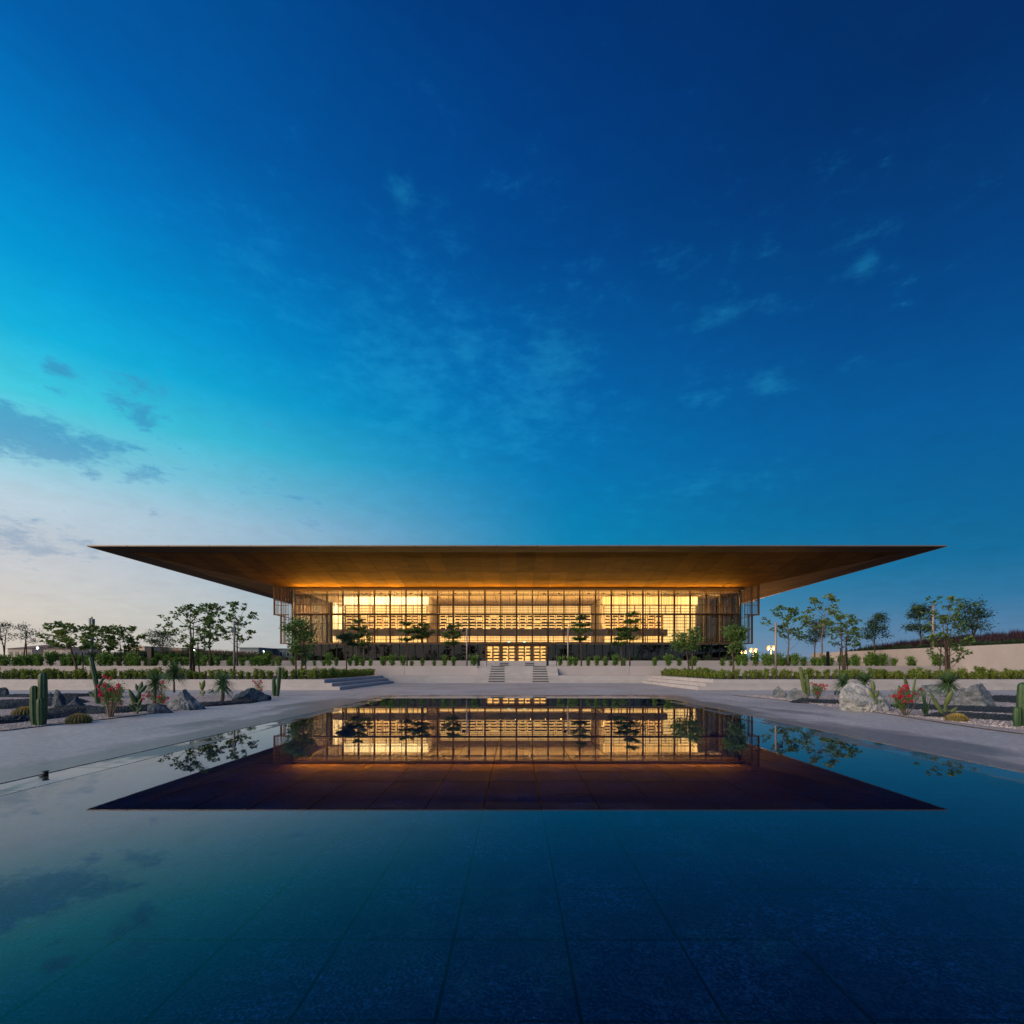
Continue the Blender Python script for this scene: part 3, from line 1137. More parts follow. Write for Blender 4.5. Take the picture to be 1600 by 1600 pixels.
# screens: bronze posts, rails and fine slats
for i in range(-NB, NB + 1):
    x = BX + i * BAY
    w = .085 if i % 2 else .11
    MB().box(x - w, x + w, SD - .16, SD + .12, ZS - .05, ZT - .36).build('mullion', 'bronze_dark', bld)
for (z, h, mm) in ((ZS - .07, .13, 'bronze'), (ZM, .09, 'bronze'), (10.72, .05, 'bronze_dark'), (12.12, .04, 'bronze_dark'), (7.87, .03, 'bronze')):
    MB().box(BX - NB * BAY - .1, BX + NB * BAY + .1, SD - .1, SD + .08, z - h, z + h).build('rail', mm, bld)
random.seed(21)
for i in range(-NB, NB):
    for (za, zb) in ((ZS + .06, ZM - .09), (ZM + .09, ZT - .36)):
        xa, xb = BX + i * BAY + .1, BX + (i + 1) * BAY - .1
        m = MB()
        x = xa + .05
        den = random.choice((.16, .22, .30, .22))
        while x < xb:
            w = .013
            m.box(x - w, x + w, SD - .03, SD + .01, za, zb)
            x += den * random.choice((.6, 1, 1, 1.6))
        # one stiffer stile partway across the bay, as the sliding leaf has
        xs = xa + (xb - xa) * (.74 if i < 0 else .14)
        if abs(i + .5) > 3.5:
            m.box(xs - .035, xs + .035, SD - .06, SD + .03, za, zb)
        m.build('screen_panel', 'bronze', bld, kind='stuff')
        if za > 8 and abs(i + .5) > 4:
            s = 1 if i < 0 else -1
            MB().box(min(xs, xs + s * .5), max(xs, xs + s * .5), SD - .1, SD - .02, 10.5, 10.58).build('bracket', 'bronze', bld)
# side screens that stand off the short walls
for sgn in (-1, 1):
    xin = BX + sgn * HW
    for (za, zb, off) in ((ZM, ZT + .5, 2.35), (ZS - .1, ZM, 1.35)):
        xo = xin + sgn * off
        lo, hi = sorted((xin + sgn * .1, xo))
        fr = MB()
        fr.box(lo, hi, SD - .06, SD + .06, za - .1, za + .06)
        fr.box(xo - .08, xo + .08, SD - .09, SD + .09, za - .1, zb)
        xm = (lo + hi) / 2
        fr.box(xm - .05, xm + .05, SD - .05, SD + .05, za, zb)
        if off > 2:
            fr.box(lo, hi, SD - .04, SD + .04, za + 1.38, za + 1.46)
        fr.build('side_frame', 'bronze', bld)
        sl = MB()
        x = lo + .1
        while x < hi - .05:
            sl.box(x - .012, x + .012, SD - .02, SD + .02, za, zb)
            x += .21
        yb = SD
        while yb < 118:
            sl.box(xo - .03, xo + .03, yb + .3, yb + .36, za, zb)
            yb += .55
        for zz in (za, (za + zb) / 2):
            sl.box(xo - .04, xo + .04, SD + .1, 118, zz - .05, zz + .05)
        sl.build('side_screen', 'bronze', bld, kind='stuff')
# curtain wall glass, one pane per bay and storey
for i in range(-NB, NB):
    for (za, zb) in ((ZS, 7.1), (7.1, ZM), (ZM, 11.2), (11.2, ZT - .3)):
        xa, xb = BX + i * BAY, BX + (i + 1) * BAY
        if i == -NB:
            xa = BX - HW
        if i == NB - 1:
            xb = BX + HW
        MB().box(xa + .012, xb - .012, BD, BD + .02, za + .012, zb - .012).build('pane', 'glass', bld)
for sgn in (-1, 1):
    x = BX + sgn * HW
    for j in range(12):
        ya, yb = BD + .05 + j * 3.9, BD + .05 + (j + 1) * 3.9
        MB().box(x - .01, x + .01, ya + .02, yb - .02, ZB + .1, ZT - .3).build('side_pane', 'glass', bld)
        MB().box(x - .06, x + .06, ya - .06, ya + .06, ZB, ZT).build('side_mullion', 'dark_frame', bld)
    MB().box(x - .09, x + .09, BD - .05, BD + .14, ZS, ZT).build('corner_post', 'dark_frame', bld)
# ground floor: dark glass between black mullions
for i in range(-2 * NB, 2 * NB + 1):
    x = BX + i * BAY / 2
    if abs(i) < 4 and i != 4:
        continue
    MB().box(x - .07, x + .07, BD - .14, BD + .06, ZB, ZS - .2).build('ground_mullion', 'dark_frame', bld)
for i in range(-2 * NB, 2 * NB):
    if -4 <= i < 4:
        continue
    xa, xb = BX + i * BAY / 2, BX + (i + 1) * BAY / 2
    MB().box(xa + .02, xb - .02, BD - .05, BD - .03, ZB + .04, ZS - .22).build('ground_pane', 'glass_dark', bld)
# entrance: four bays, each a pair of glazed leaves
for b in range(-2, 2):
    x0 = BX + b * BAY
    fr = MB()
    fr.box(x0, x0 + .24, BD - .2, BD + .1, ZB, ZS - .2)
    fr.box(x0 + BAY - .24, x0 + BAY, BD - .2, BD + .1, ZB, ZS - .2)
    fr.box(x0 + .24, x0 + BAY - .24, BD - .2, BD + .1, ZS - .36, ZS - .2)
    dr = fr.build('door', 'bronze', bld)
    for s in (0, 1):
        xa = x0 + .26 + s * (BAY / 2 - .25)
        xb = xa + BAY / 2 - .27
        lf = MB()
        lf.box(xa, xa + .09, BD - .12, BD - .06, ZB + .02, ZS - .38)
        lf.box(xb - .09, xb, BD - .12, BD - .06, ZB + .02, ZS - .38)
        lf.box(xa + .09, xb - .09, BD - .12, BD - .06, ZS - .46, ZS - .38)
        lf.box(xa + .09, xb - .09, BD - .12, BD - .06, ZB + .02, ZB + .12)
        lf.build('door_leaf', 'bronze_dark', dr)
        MB().box(xa + .09, xb - .09, BD - .10, BD - .08, ZB + .12, ZS - .46).build('door_pane', 'glass', dr)
        xh = xb - .16 if s == 0 else xa + .16
        MB().box(xh - .02, xh + .02, BD - .2, BD - .16, ZB + .8, ZB + 1.5).build('handle', 'dark_frame', dr)
for px in (795, 819.6):
    p = at(px, 1003, BD - .9)
    MB().box(p.x - .17, p.x + .17, BD + .5, BD + .56, 5.03, 5.22).build('exit_sign', 'exit_green', bld)

# slabs, ceiling, back wall, partitions
MB().box(BX - HW + .1, BX + HW - .1, BD + .1, BACK, ZS - .30, ZS - .04).build('floor_slab', 'cream', bld)
MB().box(BX - HW + .1, BX + HW - .1, BD + .1, BACK, ZT - .06, ZT + .02).build('ceiling', 'ceiling', bld)
MB().box(BX - HW, BX + HW, BACK, BACK + .3, ZB, ZT).build('back_wall', 'cream', bld)
MB().box(BX - HW, -5.5, BD + 2.4, BD + 2.6, ZB, ZS - .31).build('partition', 'partition', bld)
MB().box(5.9, BX + HW, BD + 2.4, BD + 2.6, ZB, ZS - .31).build('partition', 'partition', bld)
for x in (-5.5, 5.7):
    MB().box(x, x + .2, BD + .2, 84, ZB, ZS - .31).build('partition', 'partition', bld)
for (xa, xb) in ((-34, -26.5), (-25.5, -21)):
    m = MB()
    x = xa
    while x < xb:
        m.add([(x, BD + .7, ZB + .02), (x + .1, BD + .78, ZB + .02), (x + .1, BD + .78, ZS - .35), (x, BD + .7, ZS - .35)], [(0, 1, 2, 3)])
        m.add([(x + .1, BD + .78, ZB + .02), (x + .2, BD + .7, ZB + .02), (x + .2, BD + .7, ZS - .35), (x + .1, BD + .78, ZS - .35)], [(0, 1, 2, 3)])
        x += .2
    m.build('curtain', 'curtain', bld)

# ceiling slots and round downlights
for i in range(-11, 12):
    x = BX + i * BAY + 1.2
    MB().box(x - .05, x + .05, BD + 1, 95, ZT - .068, ZT - .058).build('ceiling_slot', 'bronze_dark', bld)
    m = MB()
    m.tube([(x + .9, 79.2, ZT - .16), (x + .9, 79.2, ZT - .06)], .2, 12)
    lamp = m.build('downlight', 'bronze_dark', bld)
    if i % 3 == 0:
        m = MB()
        m.tube([(x + .9, 79.2, ZT - .172), (x + .9, 79.2, ZT - .16)], .09, 10)
        m.build('lens', 'down_lamp', lamp)

# upper gallery boxes: pale walls, their wash of light put in as emission, either side of the tall room
DBX, DC = 83.5, 95.7
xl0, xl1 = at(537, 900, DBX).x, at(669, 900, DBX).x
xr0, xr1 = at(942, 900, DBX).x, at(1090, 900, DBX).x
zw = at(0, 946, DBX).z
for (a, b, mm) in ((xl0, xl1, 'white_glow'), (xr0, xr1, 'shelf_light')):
    MB().box(a, b, DBX, DBX + .2, zw, ZT - .07).build('glow_wall', mm, bld)
MB().box(xl1 - .2, xl1, DBX + .21, DC, ZS, ZT - .07).build('gallery_end', 'cream', bld)
MB().box(xr0, xr0 + .2, DBX + .21, DC, ZS, ZT - .07).build('gallery_end', 'cream', bld)
MB().box(xl0, xl0 + .2, DBX + .21, DC, ZS, ZT - .07).build('gallery_end', 'timber', bld)
MB().box(xr1 - .2, xr1, DBX + .21, DC, ZS, ZT - .07).build('gallery_end', 'partition', bld)
# balcony front across the room
zb0, zb1 = at(0, 993.3, 82).z, at(0, 983.2, 82).z
xb0, xb1 = at(520, 0, 82).x, at(1043, 0, 82).x
nb = 22
for i in range(nb):
    a, b = xb0 + (xb1 - xb0) * i / nb, xb0 + (xb1 - xb0) * (i + 1) / nb
    MB().box(a + .01, b - .01, 82, 82.12, zb0, zb1).build('balcony_panel', 'balcony', bld)
MB().box(xb0, xb1, 82.13, 83.4, zb0, zb0 + .15).build('balcony_floor', 'timber', bld)
# tall slatted timber at the ends of the room
m = MB()
x = BX - HW + 2
while x < xl0 - .1:
    m.box(x, x + random.uniform(.12, .32), 88, 88.1, ZS, random.choice((9.0, 12.6, 12.6, 11)))
    x += random.uniform(.4, .95)
m.build('timber_screen', 'cream', bld, kind='stuff')
MB().box(BX - HW + .4, xl0, 91, 91.1, ZS, ZT - .07).build('end_wall', 'cream', bld)
m = MB()
x = xr1 + .1
while x < BX + HW - .4:
    m.box(x, x + random.uniform(.3, .5), 80, 80.1, ZS, 9.3)
    x += .56
m.build('timber_screen', 'balcony', bld, kind='stuff')
MB().box(xr1, BX + HW - .4, 86, 86.1, ZS, ZT - .07).build('end_wall', 'partition', bld)


# bookcases
def bookcase(x0, x1, D, rows, ztop, zbot, bay, lightmat, label, empty_rows=0, seed=1, bookmat='book', book_h=.55, skip=()):
    random.seed(seed)
    t = thing('bookcase', ((x0 + x1) / 2, D, zbot), label, 'bookcase')
    MB().box(x0, x1, D + .42, D + .48, zbot, ztop).build('lit_back', lightmat, t)
    zs = [zbot + (ztop - zbot) * k / rows for k in range(rows + 1)]
    bd, up, bk = MB(), MB(), MB()
    for z in zs:
        MB().box(x0, x1, D, D + .41, z - .03, z + .03).build('shelf_board', 'timber', t)
    nb_ = max(1, round((x1 - x0) / bay))
    for k in range(nb_ + 1):
        x = x0 + (x1 - x0) * k / nb_
        MB().box(x - .035, x + .035, D - .012, D + .40, zbot + .03, ztop - .03).build('upright', 'timber', t)
    for r_ in range(rows - empty_rows):
        if r_ in skip:
            continue
        hh = zs[1] - zs[0]
        for k in range(nb_):
            xa = x0 + (x1 - x0) * k / nb_ + .07
            xb = x0 + (x1 - x0) * (k + 1) / nb_ - .07
            if random.random() < .08:
                continue
            x = xa + random.uniform(0, .25)
            end = xb - random.uniform(0, .35)
            while x < end:
                w = random.uniform(.05, .11)
                bk.box(x, x + w * .92, D + .06, D + .34, zs[r_] + .031, zs[r_] + .031 + hh * random.uniform(book_h * .75, book_h))
                x += w
    if bk.v:
        bk.build('books', bookmat, t, kind='stuff')
    return t


def zat(py, D):
    return at(0, py, D).z


bookcase(xl1 + .02, xr0 - .02, DC, 5, zat(959.5, DC), zat(983, DC), 1.42, 'shelf_light', 'middle gallery wall of backlit shelves full of dark books, above the balcony band', seed=5, book_h=.5)
bookcase(xl1 + .02, xr0 - .02, DC + .6, 5, zat(946.5, DC + .6), zat(959.3, DC + .6), 2.4, 'shelf_light_soft', 'topmost run of nearly empty lit shelves at the centre under the ceiling', seed=6, empty_rows=5)
bookcase(xl1 + .02, xr0 - .02, DC, 3, zat(992.5, DC), zat(1004.5, DC), 2.4, 'shelf_light_soft', 'lit shelves below the dark balcony band above the entrance doors', seed=7, empty_rows=2, book_h=.35)
bookcase(xl0 + .25, xl1 - .25, DBX, 5, zat(959.5, DBX), zat(983, DBX), 1.25, 'shelf_light', 'left gallery wall of backlit shelves with dark books', seed=8, book_h=.5)
bookcase(xl0 + .25, xl1 - .25, DBX, 3, zw - .02, zat(959.3, DBX), 2.5, 'shelf_light_bright', 'bright empty shelves at upper left below the white glowing wall', seed=9, empty_rows=3)
bookcase(xl0 + .25, xl1 - .25, DBX, 2, zat(993, DBX), zat(1004.5, DBX), 2.5, 'shelf_light', 'lit shelves under the balcony on the left of the hall', seed=10, empty_rows=2)
xm = at(1035, 0, DBX).x
bookcase(xr0 + .25, xm, DBX, 5, zat(959.5, DBX), zat(983, DBX), 1.25, 'shelf_light', 'right gallery wall of backlit shelves with dark books', seed=12, book_h=.5)
bookcase(xr0 + .25, xr1 - .25, DBX, 3, zw - .02, zat(959.3, DBX), 2.5, 'shelf_light_bright', 'bright empty shelves at upper right of the hall', seed=13, empty_rows=3)
bookcase(xm + .1, xr1 - .25, DBX, 9, zat(959.7, DBX), zat(1004.5, DBX), 2.0, 'shelf_light_bright', 'tall stack of glowing empty shelves at the right end of the hall', seed=14, empty_rows=9)
bookcase(xr0 + .25, xm, DBX, 2, zat(993, DBX), zat(1004.5, DBX), 2.5, 'shelf_light', 'lit shelves under the balcony on the right of the hall', seed=15, empty_rows=2)
lob = [(-4.9, -2.45, 'book', 'lobby bookcase with dark books behind the leftmost entrance doors'),
       (-2.35, .15, 'book_colour', 'lobby bookcase with bright books behind the second entrance doors from the left'),
       (.25, 2.75, 'book_colour', 'lobby bookcase with bright books behind the third entrance doors from the left'),
       (2.85, 5.3, 'book', 'lobby bookcase with dark books behind the rightmost entrance doors')]
for q_, (a, b, bm, lb) in enumerate(lob):
    bookcase(a, b, 79.0, 5, 4.62, 2.02, 1.22, 'lobby_light', lb, seed=30 + q_, bookmat=bm, book_h=.42)

# strips at the screen heads, added mid-rail strips, unseen cove and fill lights inside
def area(name, loc, aim, sx, sy, power, col, parent=bld):
    l = bpy.data.lights.new(name, 'AREA')
    l.shape = 'RECTANGLE'
    l.size, l.size_y = sx, sy
    l.energy = power
    l.color = col
    o = bpy.data.objects.new(name, l)
    o.rotation_euler = Vector(aim).to_track_quat('-Z', 'Y').to_euler()
    o.location = Vector(loc) - Vector(parent.location)
    o.parent = parent
    COL.objects.link(o)
    return o


for k in range(4):
    x = BX - NB * BAY + (k + .5) * NB * BAY / 2
    area('light_strip', (x, SD - .50, ZT - .95), (0, 0, 1), 16.6, .10, (350, 270, 225, 240)[k], (1, .53, .07))
    MB().box(x - 8.35, x + 8.35, SD - .58, SD - .17, ZT - 1.04, ZT - .96).build('light_housing', 'bronze_dark', bld)
    area('light_strip', (x, SD - .75, ZM + .12), (0, 0, 1), 16.6, .14, (400, 200, 165, 175)[k], (1, .53, .07))  # added strip on the middle rail, spreads a wider wash over the soffit
    MB().box(x - 8.35, x + 8.35, SD - .86, SD - .17, ZM + .02, ZM + .11).build('light_housing', 'bronze', bld)  # housing made up for the added strip
area('unseen_hall_light', (0, 82.8, zb1 - .1), (0, -.35, 1), 50, .25, 2600, (1, .58, .20))  # hidden uplight behind the balcony, added to brighten the ceiling
area('unseen_hall_light', ((xl0 + xl1) / 2, DBX - 2.0, ZT - .25), (0, 1, -.5), 13, .2, 170, (1, .72, .38))
area('unseen_hall_light', (BX - 30.5, 86, ZT - .2), (0, .2, -1), 5, 2, 1500, (1, .70, .36))  # unseen fill added to brighten the left end bays
area('unseen_hall_light', (BX + 32, 81.0, ZT - .35), (0, .75, -.6), 4, .3, 160, (1, .62, .26))  # unseen fill added for the right end bays

# ------------------------------------------------------------------ rocks
def rock(name, px0, px1, py0, py1, m, label, seed, depth=None, cuts=7, peak=0.0, group='boulders in the gravel gardens', Z=.0):
    """angular boulder filling the given pixel box, standing on the gravel"""
    rnd = random.Random(seed)
    base = on_ground((px0 + px1) / 2, py1, Z)
    D = base.y
    w = (px1 - px0) * D / F
    h = (py1 - py0) * D / F
    dp = depth or w * .75
    c = Vector((base.x, D + dp * .35, Z - .04))
    bm = bmesh.new()
    bmesh.ops.create_icosphere(bm, subdivisions=5, radius=1.0)
    planes = []
    for i in range(cuts):
        d = Vector((rnd.uniform(-1, 1), rnd.uniform(-1, 1), rnd.uniform(-.15, 1))).normalized()
        planes.append((d, rnd.uniform(.48, .78)))
    off = Vector((rnd.uniform(0, 50), 0, 0))
    for v in bm.verts:
        p = v.co
        for d, k in planes:
            s = p.dot(d) - k
            if s > 0:
                p = p - d * s
        q3 = p * 3.1 + off
        rid = 1 - abs(noise.noise(q3)) * 2
        rid2 = 1 - abs(noise.noise(p * 7.3 + off)) * 2
        p = p * (1 + .10 * noise.noise(p * 1.7 + off) - .085 * max(0, rid) ** 3 - .04 * max(0, rid2) ** 2 + .035 * noise.noise(p * 13 + off))
        v.co = p
    zs = [v.co.z for v in bm.verts]
    xs = [v.co.x for v in bm.verts]
    ys = [v.co.y for v in bm.verts]
    z0, z1 = -.35, max(zs)
    mb = MB()
    for v in bm.verts:
        zz = max(0.0, (v.co.z - z0) / (z1 - z0)) * (h + .04)
        t = zz / (h + .04)
        k = 1 - peak * t
        x = ((v.co.x - min(xs)) / (max(xs) - min(xs)) - .5) * w * k
        y = ((v.co.y - min(ys)) / (max(ys) - min(ys)) - .5) * dp * k
        mb.v.append((c.x + x, c.y + y, c.z + zz))
    bm.verts.ensure_lookup_table()
    bm.verts.index_update()
    mb.f = [tuple(v.index for v in f.verts) for f in bm.faces]
    bm.free()
    o = mb.build(name, m, origin=c)
    return tag(o, label, 'rock', group)


rock('boulder', -16, 6, 1074, 1088, 'rock_blue', 'dark boulder cut by the left edge of the picture beyond the black gravel', 1)
rock('boulder', 72, 99, 1077, 1106, 'rock_blue', 'upright dark blue boulder right behind the twin column cactus', 2, peak=.25)
rock('boulder', 98, 127, 1086, 1106, 'rock_blue', 'small pointed blue boulder like a low pyramid', 3, peak=.6, cuts=5)
rock('boulder', 130, 180, 1065, 1091, 'rock_blue', 'broad blue angular boulder behind the leaning green cactus', 4, cuts=9)
rock('boulder', 219, 264, 1099, 1115, 'rock_blue', 'flat low boulder lying against the peaked boulder', 5, cuts=6)
rock('boulder', 248, 311, 1077, 1110, 'rock', 'tall peaked boulder below the round yucca on the left', 6, peak=.62, cuts=6)
rock('boulder', 360, 414, 1075, 1096, 'rock_blue', 'long dark boulder with red blossom rising behind it', 7, cuts=9)
rock('boulder', 1208, 1234, 1072, 1091, 'rock', 'rounded grey boulder nearest the steps on the right', 8, cuts=8)
rock('boulder', 1234, 1266, 1075, 1094, 'rock', 'squat grey boulder beside the paired thin cactus', 9, cuts=8)
rock('boulder', 1326, 1403, 1066, 1112, 'rock_pale', 'largest pale boulder with a paddle cactus before it', 10, cuts=7)
rock('boulder', 1438, 1492, 1068, 1090, 'rock', 'grey boulder half hidden behind the spiky yucca', 11, cuts=7)
rock('boulder', 1496, 1516, 1074, 1103, 'rock', 'narrow grey boulder leaning on the great right boulder', 12, cuts=7)
rock('boulder', 1509, 1566, 1067, 1108, 'rock', 'great grey green boulder near the right edge', 13, cuts=8)


# ------------------------------------------------------------------ cacti and succulents
def ribbed_column(mb, p0, p1, r, ribs=9, seg=10):
    p0, p1 = Vector(p0), Vector(p1)
    d = p1 - p0
    L = d.length
    d.normalize()
    a = d.cross(Vector((0, 1, 0)))
    a.normalize()
    b = d.cross(a)
    n = ribs * 4
    o = len(mb.v)
    prof = [(0, .72), (.12, .86), (.3, 1), (.6, 1.02), (.8, .97)] + [(1 - (1 - math.sin(t)) * (r * 1.3 / L), max(math.cos(t), .02)) for t in (.35, .75, 1.1, 1.4, 1.57)]
    for (t, k) in prof:
        for i in range(n):
            th = 2 * PI * i / n
            rr = r * k * (1 + .17 * math.cos(ribs * th))
            mb.v.append(tuple(p0 + d * (L * t) + (a * math.cos(th) + b * math.sin(th)) * rr))
    for j in range(len(prof) - 1):
        for i in range(n):
            q = (i + 1) % n
            mb.f.append((o + j * n + i, o + j * n + q, o + (j + 1) * n + q, o + (j + 1) * n + i))


def column_cactus(label, base, cols, mt='cactus'):
    """cols: (px0, py0, px1, py1, radius px, depth offset) in pixels at the distance of the base"""
    D = base.y
    t = thing('column_cactus', (base.x, D, 0), label, 'cactus', 'cacti in the gravel gardens')
    for (x0, y0, x1, y1, r, dy) in cols:
        mb = MB()
        a, b = at(x0, y0, D), at(x1, y1, D)
        a.y += dy
        b.y += dy
        ribbed_column(mb, a, b, r * D / F, ribs=7)
        mb.build('column', mt, t, smooth=True)
    return t


column_cactus('dark green cactus of two thick ribbed columns at the left edge', on_ground(61, 1134), [(66.5, 1135, 67.0, 1051, 5.2, 0), (58, 1135, 56.8, 1071, 4.8, -.05), (70, 1135, 69.6, 1090, 4.0, -.1)])
column_cactus('slender green cactus leaning left over the blue boulder', on_ground(153, 1101), [(153.5, 1101, 151, 1074, 3.2, 0), (152, 1080, 141, 1026, 2.9, .02), (152, 1076, 161, 1060, 1.8, 0), (150, 1090, 138, 1081, 1.8, 0)], 'cactus')
column_cactus('pair of thin upright cactus columns left of the court steps', on_ground(431, 1088), [(428.5, 1088, 427.5, 1059, 2.6, 0), (433.5, 1088, 437, 1042, 2.7, 0)])
column_cactus('pair of thin cactus columns leaning left behind grey boulders', on_ground(1262, 1089), [(1258, 1089, 1250, 1042, 2.5, 0), (1263, 1089, 1260, 1053, 2.6, 0)], 'cactus_pad')
column_cactus('cluster of thick cactus columns cut by the right edge', on_ground(1592, 1137), [(1597, 1138, 1599, 1066, 6.2, 0), (1586, 1137, 1586, 1104, 4.4, -.05), (1606, 1137, 1609, 1085, 6, .05)])


def barrel(label, px, py, wpx, Z=0.0):
    base = on_ground(px, py, Z)
    r = wpx * base.y / F / 2
    t = thing('barrel_cactus', (base.x, base.y, Z), label, 'cactus', 'cacti in the gravel gardens')
    ribs, n, rows = 22, 88, 14
    mb = MB()
    sp = MB()
    rnd = random.Random(int(px))
    for j in range(rows + 1):
        ph = -.5 + (PI / 2 + .5) * j / rows
        for i in range(n):
            th = 2 * PI * i / n
            k = (1 + .07 * math.cos(ribs * th) * math.cos(ph)) * r
            z = math.sin(ph) * .62 * r + .28 * r
            if ph > 1.1:
                z -= (ph - 1.1) * .12 * r
            mb.v.append((base.x + math.cos(th) * math.cos(ph) * k, base.y + math.sin(th) * math.cos(ph) * k, Z + max(z, 0)))
    for j in range(rows):
        for i in range(n):
            q = (i + 1) % n
            mb.f.append((j * n + i, j * n + q, (j + 1) * n + q, (j + 1) * n + i))
    mb.build('body', 'barrel', t, smooth=True)
    for i in range(ribs):
        th = 2 * PI * i / ribs
        for j in range(13):
            ph = -.3 + 1.85 * j / 12
            nrm = Vector((math.cos(th) * math.cos(ph), math.sin(th) * math.cos(ph), math.sin(ph) * .9 + .1)).normalized()
            p = Vector((base.x + math.cos(th) * math.cos(ph) * r * 1.06, base.y + math.sin(th) * math.cos(ph) * r * 1.06, Z + max(math.sin(ph) * .62 * r + .28 * r, .01)))
            for q in range(5):
                d = (nrm + Vector((rnd.uniform(-.8, .8), rnd.uniform(-.8, .8), rnd.uniform(-.6, .8)))).normalized()
                s = d.cross(Vector((.3, .2, 1))).normalized() * .006
                e = p + d * rnd.uniform(.03, .06)
                sp.add([p - s, p + s, e], [(0, 1, 2)])
    sp.build('spines', 'spine', t)


barrel('golden barrel cactus on the raised gravel left of the column cactus', 39, 1119, 29, .12)
barrel('golden barrel cactus nearest the deck on the left', 123, 1130, 30)
barrel('golden barrel cactus on the right beside the deck', 1495, 1128, 25)


def pad(mb, p, d, L, w, th=.035, face=Vector((0, -1, 0))):
    """flattened oval cactus paddle growing from p along d"""
    d = Vector(d).normalized()
    s = d.cross(face)
    s.normalize()
    f = s.cross(d)
    o = len(mb.v)
    rings, n = 9, 12
    for j in range(rings + 1):
        t = j / rings
        k = math.sin(PI * (.06 + .94 * t) ** .85) ** .62 if t < 1 else .02
        for i in range(n):
            a = 2 * PI * i / n
            mb.v.append(tuple(Vector(p) + d * (L * t) + s * (math.cos(a) * w / 2 * k) + f * (math.sin(a) * th * k)))
    for j in range(rings):
        for i in range(n):
            q = (i + 1) % n
            mb.f.append((o + j * n + i, o + j * n + q, o + (j + 1) * n + q, o + (j + 1) * n + i))
    mb.f.append(tuple(o + i for i in range(n)))
    mb.f.append(tuple(o + rings * n + i for i in range(n - 1, -1, -1)))


def pad_cactus(label, base_px, pads, mt='cactus_pad', Z=0.0):
    base = on_ground(base_px[0], base_px[1], Z)
    D = base.y
    t = thing('paddle_cactus', (base.x, D, Z), label, 'cactus', 'cacti in the gravel gardens')
    rnd = random.Random(int(base_px[0]))
    for (x0, y0, x1, y1, w) in pads:
        a, b = at(x0, y0, D), at(x1, y1, D)
        a.y += rnd.uniform(-.04, .04)
        b.y += rnd.uniform(-.10, .06)
        mb = MB()
        pad(mb, a, b - a, (b - a).length, w * D / F, .02 + .03 * rnd.random(), Vector((rnd.uniform(-.5, .5), -1, .1)))
        mb.build('paddle', mt, t, smooth=True)
    return t


pad_cactus('many paddled cactus between red bush and yucca on the left', (215, 1117), [
    (215, 1118, 214, 1096, 5.5), (214, 1099, 205, 1076, 7.5), (214, 1098, 219, 1076, 8), (218, 1084, 221, 1064, 8), (217, 1080, 213, 1068, 5),
    (213, 1104, 203, 1092, 6.5), (216, 1103, 226, 1090, 6.5), (213, 1112, 205, 1099, 5), (216, 1112, 225, 1101, 4.5), (221, 1082, 229, 1070, 5.5), (212, 1095, 204, 1086, 5)], 'cactus')
pad_cactus('small paddle cactus with three arms beyond the gravel on the left', (316, 1088), [
    (316, 1088, 316, 1076, 4.5), (316, 1080, 311, 1065, 4.5), (316, 1078, 320, 1062, 6), (317, 1086, 321, 1079, 3), (315, 1085, 311, 1079, 2.5)])
pad_cactus('yellow green paddle cactus in front of the largest pale boulder', (1367, 1112), [
    (1367, 1112, 1366.5, 1090, 5.0), (1366, 1094, 1361, 1076, 7), (1364, 1080, 1363, 1063, 6), (1367, 1093, 1372, 1078, 6), (1369, 1108, 1375, 1092, 6), (1365, 1110, 1358, 1098, 4)])
pad_cactus('cactus with two wide splayed arms beside the right barrel cactus', (1475, 1121), [
    (1475, 1121, 1452, 1081, 6.5), (1477, 1121, 1479, 1099, 7.5), (1479, 1103, 1484, 1078, 8.5), (1477, 1120, 1494, 1104, 6.5)], 'cactus_pad')
pad_cactus('upright paddle cactus rising behind the red bush on the right', (1421, 1104), [
    (1424, 1104, 1416, 1078, 7), (1421, 1090, 1410, 1053, 8), (1424, 1090, 1429, 1054, 3.5), (1412, 1090, 1404, 1070, 6)], 'cactus_pad')


def yucca(label, base_px, crown_py, rad_px, n=130, skirt=.35, Z=0.0, blade_w=.050, name='yucca', mt='leaf_yucca', stem=.05):
    base = on_ground(base_px[0], base_px[1], Z)
    D = base.y
    t = thing(name, (base.x, D, Z), label, 'yucca', 'yuccas in the gravel gardens')
    c = at(base_px[0] + (1 if base_px[0] % 2 else -1), crown_py, D)
    R = 1.12 * rad_px * D / F
    mb = MB()
    mb.tube([base + Vector((0, 0, -.03)), base.lerp(c, .5) + Vector((.01, 0, 0)), c + Vector((0, 0, .02))], [stem, stem * .8, stem * .8], 8)
    mb.build('stem', 'bark_pale', t, smooth=True)
    rnd = random.Random(int(base_px[0] * 7 + base_px[1]))
    mb = MB()
    for i in range(int(n * 1.6)):
        th = rnd.random() * 2 * PI
        zz = rnd.uniform(-skirt, 1.0)
        ph = math.asin(max(-1, min(1, zz)))
        d = Vector((math.cos(th) * math.cos(ph), math.sin(th) * math.cos(ph), math.sin(ph)))
        p = c + Vector((0, 0, rnd.uniform(-.10, .06) * (1 if skirt < .6 else 2.2)))
        mb.blade(p + d * .03, d, R * rnd.uniform(.75, 1.1), blade_w * rnd.uniform(.8, 1.2), .10 + .25 * max(0, .4 - zz) + rnd.uniform(0, .1))
    mb.build('leaves', mt, t)
    return t


